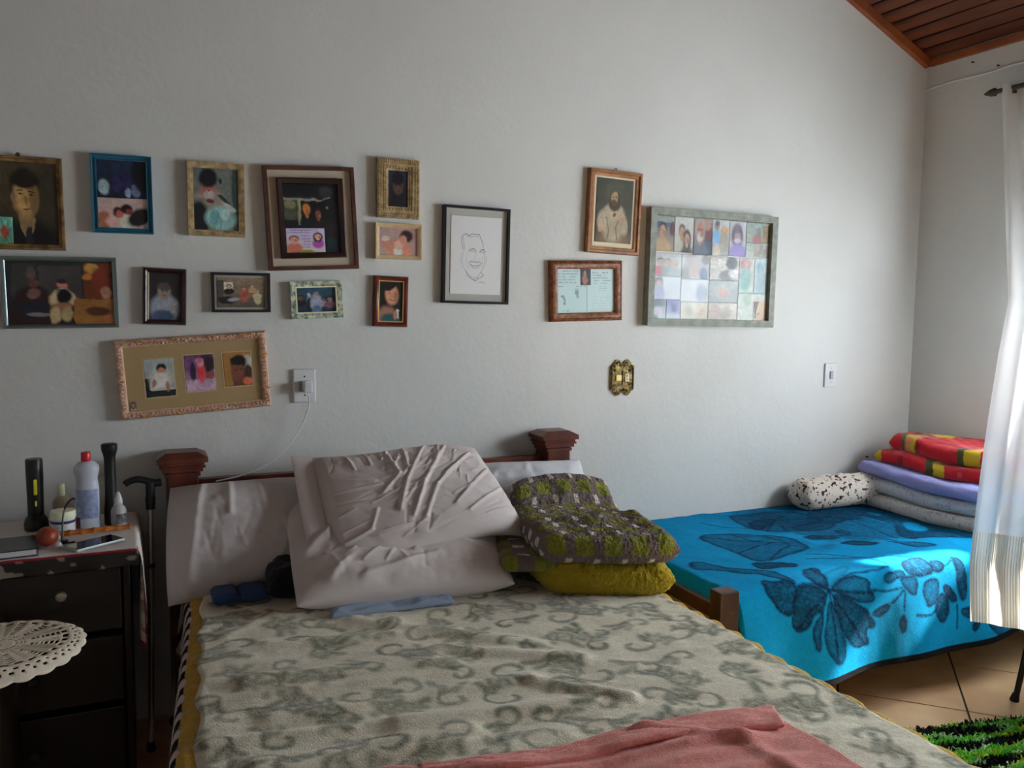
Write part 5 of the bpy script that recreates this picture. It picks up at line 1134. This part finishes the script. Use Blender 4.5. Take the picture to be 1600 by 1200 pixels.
M_brass = mat('antique_brass', lin('#6d5c34', 1.7), .4, .7, bump=.4, bscale=150, var=.6, vscale=70, col2=lin('#2e2412', 1.5))
ob = thing('ornate_switch_plate', 'ornate antique brass switch plate with scrolled edges below the framed keepsake', 'light switch', (1.900, ROOM_B, 1.145))
half = [(-.058, .050), (-.046, .054), (-.040, .066), (-.028, .078), (-.014, .074), (-.008, .064), (0, .060)]
out = half + [(-x, z) for x, z in reversed(half[:-1])]; out = out + [(x, -z) for x, z in reversed(out)]
out2 = []
for i, (x, z) in enumerate(out):
    out2.append((x, z))
MB().prism(out2, 0, -.008).build('plate', M_brass, ob)
orn = MB()
for sx in (-1, 1):
    for sz in (-1, 1):
        for cx, cz, r_ in ((.022, .060, .012), (.044, .046, .010), (.038, .030, .008), (.010, .052, .008)):
            orn.tube([(sx * (cx + r_ * (1 - k / 16) * math.cos(k * .7)), -.0095, sz * (cz + r_ * (1 - k / 16) * math.sin(k * .7))) for k in range(13)], .0022, 5)
    orn.tube([(sx * .052, -.009, z) for z in (-.046, 0, .046)], .0028, 6)
orn.tube([(0, -.009, z) for z in (-.03, 0, .03)], .003, 6)
orn.build('scrollwork', M_brass, ob, True)
MB().box((-.034, -.013, -.014), (-.006, -.007, .014), .002).build('switch_button', mat('brass_button', lin('#a8925c', 1.6), .3, .6), ob)
MB().box((.010, -.012, -.018), (.032, -.007, .018), .003).build('socket_insert', mat('ivory_insert', lin('#b8a888', 1.5), .4), ob)
for z in (-.008, .008): MB().lathe([(.0005, .0122), (.003, .0124), (.003, .011)], 8, (.021, 0, z), axis='y').build('socket_hole', mat('black_hole', (.01, .01, .01), .8), ob)

# ---------------------------------------------------------------- bedside cabinet and what stands on it
M_night = wood('dark_cabinet_wood', (.010, .006, .004), (.006, .003, .002), (5, 5, .7), 3, .35)
ns = thing('bedside_cabinet', 'dark wooden bedside cabinet with drawers beside the bed', 'cabinet', (-.275, 2.82, 0))
def nb_(name, a, b, bev=.003, p=None): return MB().box(rel(a, ns.location), rel(b, ns.location), bev).build(name, M_night, p or ns)
nb_('top', (-.535, 2.575, .725), (-.020, 3.06, .746)); nb_('side_panel', (-.525, 2.59, .06), (-.505, 3.05, .725)); nb_('side_panel', (-.05, 2.59, .06), (-.03, 3.05, .725))
nb_('back_panel', (-.505, 3.035, .06), (-.05, 3.05, .725)); nb_('bottom_panel', (-.505, 2.60, .06), (-.05, 3.035, .085))
for x in (-.51, -.075):
    for y in (2.60, 3.0): nb_('foot', (x, y, 0), (x + .04, y + .04, .06))
for z0, z1 in ((.52, .70), (.31, .50), (.10, .29)):
    d = nb_('drawer_front', (-.500, 2.582, z0), (-.055, 2.60, z1))
    for x in (-.28,):
        MB().lathe([(.006, 0), (.006, .012), (.012, .018), (.015, .024), (.012, .030), (.004, .033)], 16, rel((-.205 if z0 > .5 else -.28, 2.582, .640 if z0 > .5 else (z0 + z1) / 2), ns.location), axis='y').build('knob', mat('dull_brass_knob', (.35, .30, .22), .28, .8) if z0 > .5 else M_night, d, True)  # lower knobs take the dark wood so they sink into the shade

# white runner with red-edged pattern: over the top, down the front edge and the side
def cloth_paint(X, Y, edge):
    c = np.empty(X.shape + (3,)); c[:] = lin('#c9c2bc', 1.3)
    c = blend(c, (edge < .008) * 1., lin('#8a1c2c', 1.3)); m = (edge > .014) & (edge < .05) & (vn(X * 60, Y * 60, 4) > .58)
    c = blend(c, m * .8, lin('#a04a50', 1.2)); m = (edge > .012) & (edge < .05) & (vn(X * 45 + 9, Y * 45, 8) > .68); return blend(c, m * .7, lin('#6a7c4a', 1.2))
M_cl = mat('printed_cotton_runner', rough=.9, attr=True, bump=.15, bscale=400, spec=.2)
tc = thing('table_runner', 'white cotton runner with red patterned edge on the bedside cabinet', 'tablecloth', (-.275, 2.82, .748))
x = np.linspace(-.53, .28, 180); y = np.linspace(3.04, 2.528, 120); Xs, Ys = np.meshgrid(x, y)
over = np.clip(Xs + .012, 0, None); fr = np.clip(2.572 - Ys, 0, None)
Xc = np.minimum(Xs, -.012) + .012 * (1 - np.exp(-over / .015)) + .010 * np.sin(Ys * 40) * np.clip(over / .2, 0, 1); Yc = np.maximum(Ys, 2.572) - .008 * (1 - np.exp(-fr / .01)) - .006 * np.sin(Xs * 45) * np.clip(fr / .05, 0, 1)
Zc = .7485 - np.maximum(over, fr) * (over + fr > 0) + .0022 * np.clip(fbm(Xs * 25, Ys * 25, 4), 0, 1) * (over + fr <= 0)
keep = ~((over > .008) & (fr > .010)); mk = keep[:-1, :-1] & keep[1:, 1:]
Yc = np.where(over > 0, Yc + .0 * over, Yc); sl = (over > .02) & (over > .26 - (3.04 - Ys) * 0)
edge = np.minimum(np.where(over > 0, .29 - over, 1), 1); edge = np.where(over > 0, np.minimum(edge, (Ys - 2.562)), edge)
cc = cloth_paint(Xs, Ys, np.abs(edge)); cc = blend(cc, (fr > 0) * 1., lin('#2c2622', 1.2)); cc = blend(cc, (fr > 0) * (vn(Xs * 40, Ys * 60, 4) > .66) * .6, lin('#8d8674', 1.2))  # front drop: dark spotted border, its colour deepened for the weak light there
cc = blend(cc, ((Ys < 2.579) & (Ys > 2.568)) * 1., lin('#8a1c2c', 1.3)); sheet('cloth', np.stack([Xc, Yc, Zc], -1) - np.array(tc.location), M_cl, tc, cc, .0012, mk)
ZT_ = .7515
def put(name, label, cat, x, y, rz=0, z=ZT_): return thing(name, label, cat, (x, y, z), (0, 0, rz))
M_bp = mat('black_plastic', (.010, .011, .012), .35)
# torch standing on its lamp head
t = put('torch', 'black torch with yellow switch panels standing on its lamp head', 'flashlight', -.290, 2.905)
MB().lathe([(.028, 0), (.034, .003), (.034, .022), (.030, .034), (.023, .044)], 24).build('lamp_head', M_bp, t, True)
MB().lathe([(.022, .044), (.0225, .10), (.024, .17), (.024, .214), (.022, .218)], 24).build('barrel', M_bp, t, True)
MB().box((-.002, -.0265, .11), (.008, -.019, .158), .003).build('switch_panel', mat('yellow_plastic', lin('#a8a01e', 2.2), .5), t); MB().box((.0, -.0250, .075), (.006, -.019, .092), .002).build('switch_panel', MATS['yellow_plastic'], t)
# rubbing alcohol bottle
M_milk = mat('milky_plastic', (.60, .66, .74), .3); M_milk.node_tree.nodes['Principled BSDF'].inputs['Subsurface Weight'].default_value = .3
t = put('plastic_bottle', 'milky plastic bottle with pinched waist and red cap on the bedside cabinet', 'bottle', -.146, 2.855)
MB().lathe([(.030, 0), (.034, .004), (.034, .06), (.034, .125), (.031, .145), (.0295, .155), (.033, .170), (.036, .184), (.034, .196), (.024, .207), (.012, .212)], 28, sy=.72).build('body', M_milk, t, True)
MB().lathe([(.0135, .210), (.0140, .212), (.0135, .236), (.0125, .238)], 20).build('cap', mat('red_plastic', lin('#b5141c', 1.6), .35), t, True)
lb = MB(); a = np.linspace(-2.6, -.55, 14)
lb.add([(.0347 * math.cos(q), .0347 * .72 * math.sin(q), z) for z in (.035, .125) for q in a], [(i, i + 1, i + 15, i + 14) for i in range(13)]); lb.build('label_sticker', mat('blue_label', lin('#7c86a0', 1.9), .5, var=.5, vscale=60, col2=lin('#5c6888', 1.7)), t, True)
lb = MB(); a = np.linspace(-2.7, -2.2, 5); lb.add([(.0350 * math.cos(q), .0350 * .72 * math.sin(q), z) for z in (.006, .040) for q in a], [(i, i + 1, i + 6, i + 5) for i in range(4)]); lb.build('red_sticker', mat('dark_red_label', lin('#5a1420', 1.6), .5), t, True)
# long black torch
t = put('torch', 'tall slim black torch standing behind the dropper bottle', 'flashlight', -.082, 2.895)
MB().lathe([(.021, 0), (.021, .05), (.0185, .065), (.0165, .10), (.0165, .20)], 20).build('barrel', M_bp, t, True)
MB().lathe([(.0165, .20), (.0175, .215), (.0225, .232), (.0235, .238), (.0235, .252), (.021, .254)], 20).build('lamp_head', M_bp, t, True)
MB().tube([(-.004, -.022, .01), (-.010, -.035, .012), (-.012, -.050, .006), (-.010, -.060, .003)], .004, 6).build('wrist_strap', M_bp, t, True)
# dropper bottle
t = put('dropper_bottle', 'small clear dropper bottle with white cap at the corner of the bedside cabinet', 'bottle', -.060, 2.845)
MB().lathe([(.020, 0), (.0225, .003), (.0225, .050), (.020, .060), (.012, .068), (.010, .072)], 20).build('body', mat('cloudy_plastic', (.48, .50, .50), .25), t, True)
MB().lathe([(.011, .071), (.0125, .073), (.0125, .085), (.008, .098), (.005, .108), (.003, .110)], 16).build('cap', M_pl, t, True)
lb = MB(); a = np.linspace(-1.9, -.1, 10); lb.add([(.0230 * math.cos(q), .0230 * math.sin(q), z) for z in (.014, .044) for q in a], [(i, i + 1, i + 11, i + 10) for i in range(9)]); lb.build('label_sticker', mat('grey_label', (.25, .25, .26), .5, var=.8, vscale=70), t, True)
# jar and a cream bottle behind
t = put('cream_jar', 'white cream jar with blue band and ivory lid', 'jar', -.212, 2.825)
MB().lathe([(.031, 0), (.033, .003), (.033, .045), (.031, .048)], 24).build('body', M_pl, t, True); MB().lathe([(.0345, .048), (.0355, .050), (.0355, .066), (.033, .070)], 24).build('lid', mat('ivory_lid', lin('#cfc6a8', 1.6), .4), t, True)
MB().lathe([(.0337, .034), (.0342, .035), (.0342, .041), (.0337, .042)], 24).build('band', mat('navy_band', (.02, .02, .12), .5), t, True)
t = put('lotion_bottle', 'beige lotion bottle half hidden behind the cream jar', 'bottle', -.222, 2.935)
MB().lathe([(.022, 0), (.025, .003), (.025, .072), (.020, .085), (.010, .092)], 20).build('body', mat('beige_plastic', lin('#8f826c', 1.7), .4), t, True); MB().lathe([(.010, .092), (.011, .094), (.010, .128), (.006, .130)], 16).build('cap', MATS['ivory_lid'], t, True)
# turned wooden stick and brown ball
M_bam = wood('bamboo', lin('#b06a28', 1.7), lin('#8a4c18', 1.6), (2, 14, 14), 5, .35)
t = put('wooden_stick', 'turned bamboo-coloured stick lying across the bedside cabinet', 'stick', -.162, 2.775, math.radians(6), .7525)
pr_ = [(.006, -.128), (.0085, -.126)]
for k in range(8):
    xk = -.126 + k * .0325; pr_ += [(.0072, xk + .003), (.0072, xk + .026), (.0092, xk + .029), (.0092, xk + .032)]
MB().lathe([(r_ * (1.15 - .2 * (i / len(pr_))), xk) for i, (r_, xk) in enumerate(pr_)] + [(.004, .136)], 14, (0, 0, .0105), axis='x').build('shaft', M_bam, t, True)
t = put('wooden_ball', 'reddish brown wooden ball beside the stick on the bedside cabinet', 'ball', -.243, 2.685)
MB().sphere((0, 0, .0285), .0285, .0285, .0285, 24, 16).build('ball', mat('reddish_brown_wood', lin('#7a2c18', 1.8), .4, var=.3, vscale=20), t, True)
MB().lathe([(.004, .0), (.0055, .002), (.004, .006)], 12, (.0275, -.006, .026), axis='x').build('pale_plug', M_pl, t, True)
# phone, earphone, cable, book
t = put('mobile_phone', 'dark mobile phone lying face up near the corner of the bedside cabinet', 'phone', -.122, 2.652, math.radians(34), .7525)
MB().box((-.073, -.036, 0), (.073, .036, .008), .0025).build('body', mat('silver_edge', (.55, .60, .60), .3, .5), t); MB().box((-.071, -.034, .0078), (.071, .034, .0086)).build('screen', mat('phone_screen', (.006, .008, .010), .08), t)
t = put('earphone', 'small white earphone beside the brown ball', 'earphone', -.212, 2.650, 0, .7525)
MB().sphere((0, 0, .009), .009, .009, .009, 12, 8).build('bud', M_pl, t, True); MB().tube([(.006, 0, .006), (.02, -.004, .004), (.032, .004, .0035)], .003, 6).build('stem', M_pl, t, True)
t = put('black_cable', 'thin black cable arching up in front of the cream jar', 'cable', -.203, 2.70, 0, .7525)
MB().tube([tuple(q) for q in smooth([(.03, -.01, .003), (.0, -.006, .004), (-.002, 0, .03), (0, .01, .075), (.008, .02, .105), (.024, .03, .122), (.030, .034, .118)])], .0028, 6).build('strand', M_bp, t, True)
MB().box((-.008, -.014, 0), (.012, .008, .010), .002).build('clip', M_bp, t)
t = put('book', 'dark-covered book lying at the front edge of the bedside cabinet', 'book', -.365, 2.665, math.radians(5), .7525)
MB().box((-.10, -.080, .003), (.096, .075, .017)).build('pages', mat('paper_edges', (.62, .60, .62), .8, bump=.3, bscale=300, stretch=(.1, .1, 6)), t)
MB().box((-.102, -.080, .017), (.099, .077, .020), .001).build('cover', mat('dark_cover', (.02, .022, .03), .3, var=.6, vscale=30), t); MB().box((-.102, -.080, 0), (.099, .077, .003), .001).build('cover', MATS['dark_cover'], t)

# walking cane leaning between cabinet and bed
t = thing('walking_cane', 'walking cane with black curved handle and metal shaft leaning beside the headboard', 'cane', (.012, 2.86, 0))
MB().tube([(.020, .085, .80), (.012, .045, .40), (0, 0, .025)], [.009, .009, .009], 12).build('shaft', mat('brushed_aluminium', (.42, .40, .38), .35, .8), t, True)
MB().tube([(.0205, .086, .815), (.0200, .084, .775)], [.016, .014], 12).build('collar', M_bp, t, True)
MB().tube([(.0175, .066, .60), (.0170, .064, .585)], .0105, 12).build('clip_ring', M_bp, t, True)
MB().tube([tuple(q) for q in smooth([(-.055, .084, .862), (-.04, .085, .872), (-.015, .086, .876), (.015, .087, .868), (.035, .088, .860), (.055, .09, .862)])], [.008] + [.011] * 20 + [.013] * 9 + [.010], 10).build('handle', M_bp, t, True)
MB().tube([(.021, .087, .865), (.0205, .086, .81)], [.015, .014], 10).build('neck', M_bp, t, True)
MB().lathe([(.014, 0), (.014, .012), (.011, .03)], 14).build('rubber_tip', MATS['black_rubber'], t, True)

# round table with crochet doily
t = thing('round_table', 'small dark round pedestal table at the lower edge of the picture', 'table', (-.315, 2.365, 0))
MB().lathe([(.150, .565), (.168, .568), (.172, .575), (.172, .588), (.166, .593)], 48).build('table_top', M_night, t, True)
MB().lathe([(.022, .06), (.028, .10), (.020, .18), (.030, .30), (.020, .42), (.028, .53), (.06, .565)], 20).build('pedestal', M_night, t, True)
for k in range(3):
    a = k * 2.094 + .5; MB().tube([(.02 * math.cos(a), .02 * math.sin(a), .10), (.09 * math.cos(a), .09 * math.sin(a), .07), (.15 * math.cos(a), .15 * math.sin(a), .014)], [.016, .014, .012], 8).build('foot', M_night, t, True)
nr, na = 46, 300; R_, A_ = np.meshgrid(np.linspace(.02, 1, nr), np.linspace(0, 2 * math.pi, na)); R_, A_ = R_.T, A_.T
rad = R_ * .188 * (1 + .028 * np.abs(np.sin(A_ * 12)) * np.clip((R_ - .85) / .15, 0, 1))
zz = .5955 - .06 * np.clip((rad - .160) / .05, 0, 1) ** 1.5 * (.4 + .6 * np.clip(-np.sin(A_), 0, 1)) + .0025 * np.abs(np.sin(A_ * 12)) * R_
Pd = np.stack([rad * np.cos(A_) - .012, rad * np.sin(A_) - .006, zz], -1)
Rc, Ac = R_[:-1, :-1] + .01, A_[:-1, :-1]; pet = np.mod(Ac * 6 / math.pi, 2) - 1
hole = (Rc > .18) & (Rc < .32) & (np.mod(Ac * 36 / math.pi, 2) < 1.1) & (np.mod(Rc * 22, 1) < .6)
hole |= (Rc > .34) & (Rc < .72) & (np.abs(np.abs(pet) - .55) < .16) & (np.mod(Rc * 30, 1) < .62)
hole |= (Rc > .74) & (Rc < .80) & (np.mod(Ac * 30 / math.pi, 2) < 1.2)
hole |= (Rc > .84) & (Rc < .94) & (np.mod(Ac * 44 / math.pi + np.floor(Rc * 23), 2) < .8) & (np.mod(Rc * 23, 1) < .55)
do = thing('crochet_doily', 'round crocheted cream doily with scalloped edge on the small table', 'doily', (-.315, 2.365, 0))
shade = np.empty(Pd.shape + ()); shade[:] = lin('#b5aa98', 1.9); shade = blend(shade, ((R_ > .34) & (R_ < .74) & (np.abs(np.mod(A_ * 6 / math.pi, 2) - 1) < .42)) * .55, lin('#8f8468', 1.8))
sheet('lace', Pd, mat('cotton_thread', rough=.9, attr=True, bump=.5, bscale=320), do, shade, .0022, ~hole)
t['label'] = 'small dark round pedestal table under the crocheted doily'

# give every group of parts its origin at its own base
bpy.context.view_layer.update()
for o in [o for o in bpy.data.objects if o.type == 'EMPTY' and o.parent is None and o.location.length < 1e-6]:
    pts = [c.matrix_world @ Vector(b) for c in o.children for b in c.bound_box]
    if not pts: continue
    lo = [min(p[i] for p in pts) for i in range(3)]; hi = [max(p[i] for p in pts) for i in range(3)]
    o.location = ((lo[0] + hi[0]) / 2, (lo[1] + hi[1]) / 2, lo[2])
    for c in o.children: c.matrix_parent_inverse = Matrix.Translation(-o.location)

for o in bpy.data.objects:
    g = {'pillow': 'pillows on the double bed', 'picture frame': 'framed pictures on the back wall', 'nail': 'nails in the plaster', 'flashlight': 'torches on the bedside cabinet'}.get(o.get('category'))
    if g and o.parent is None: o['group'] = g
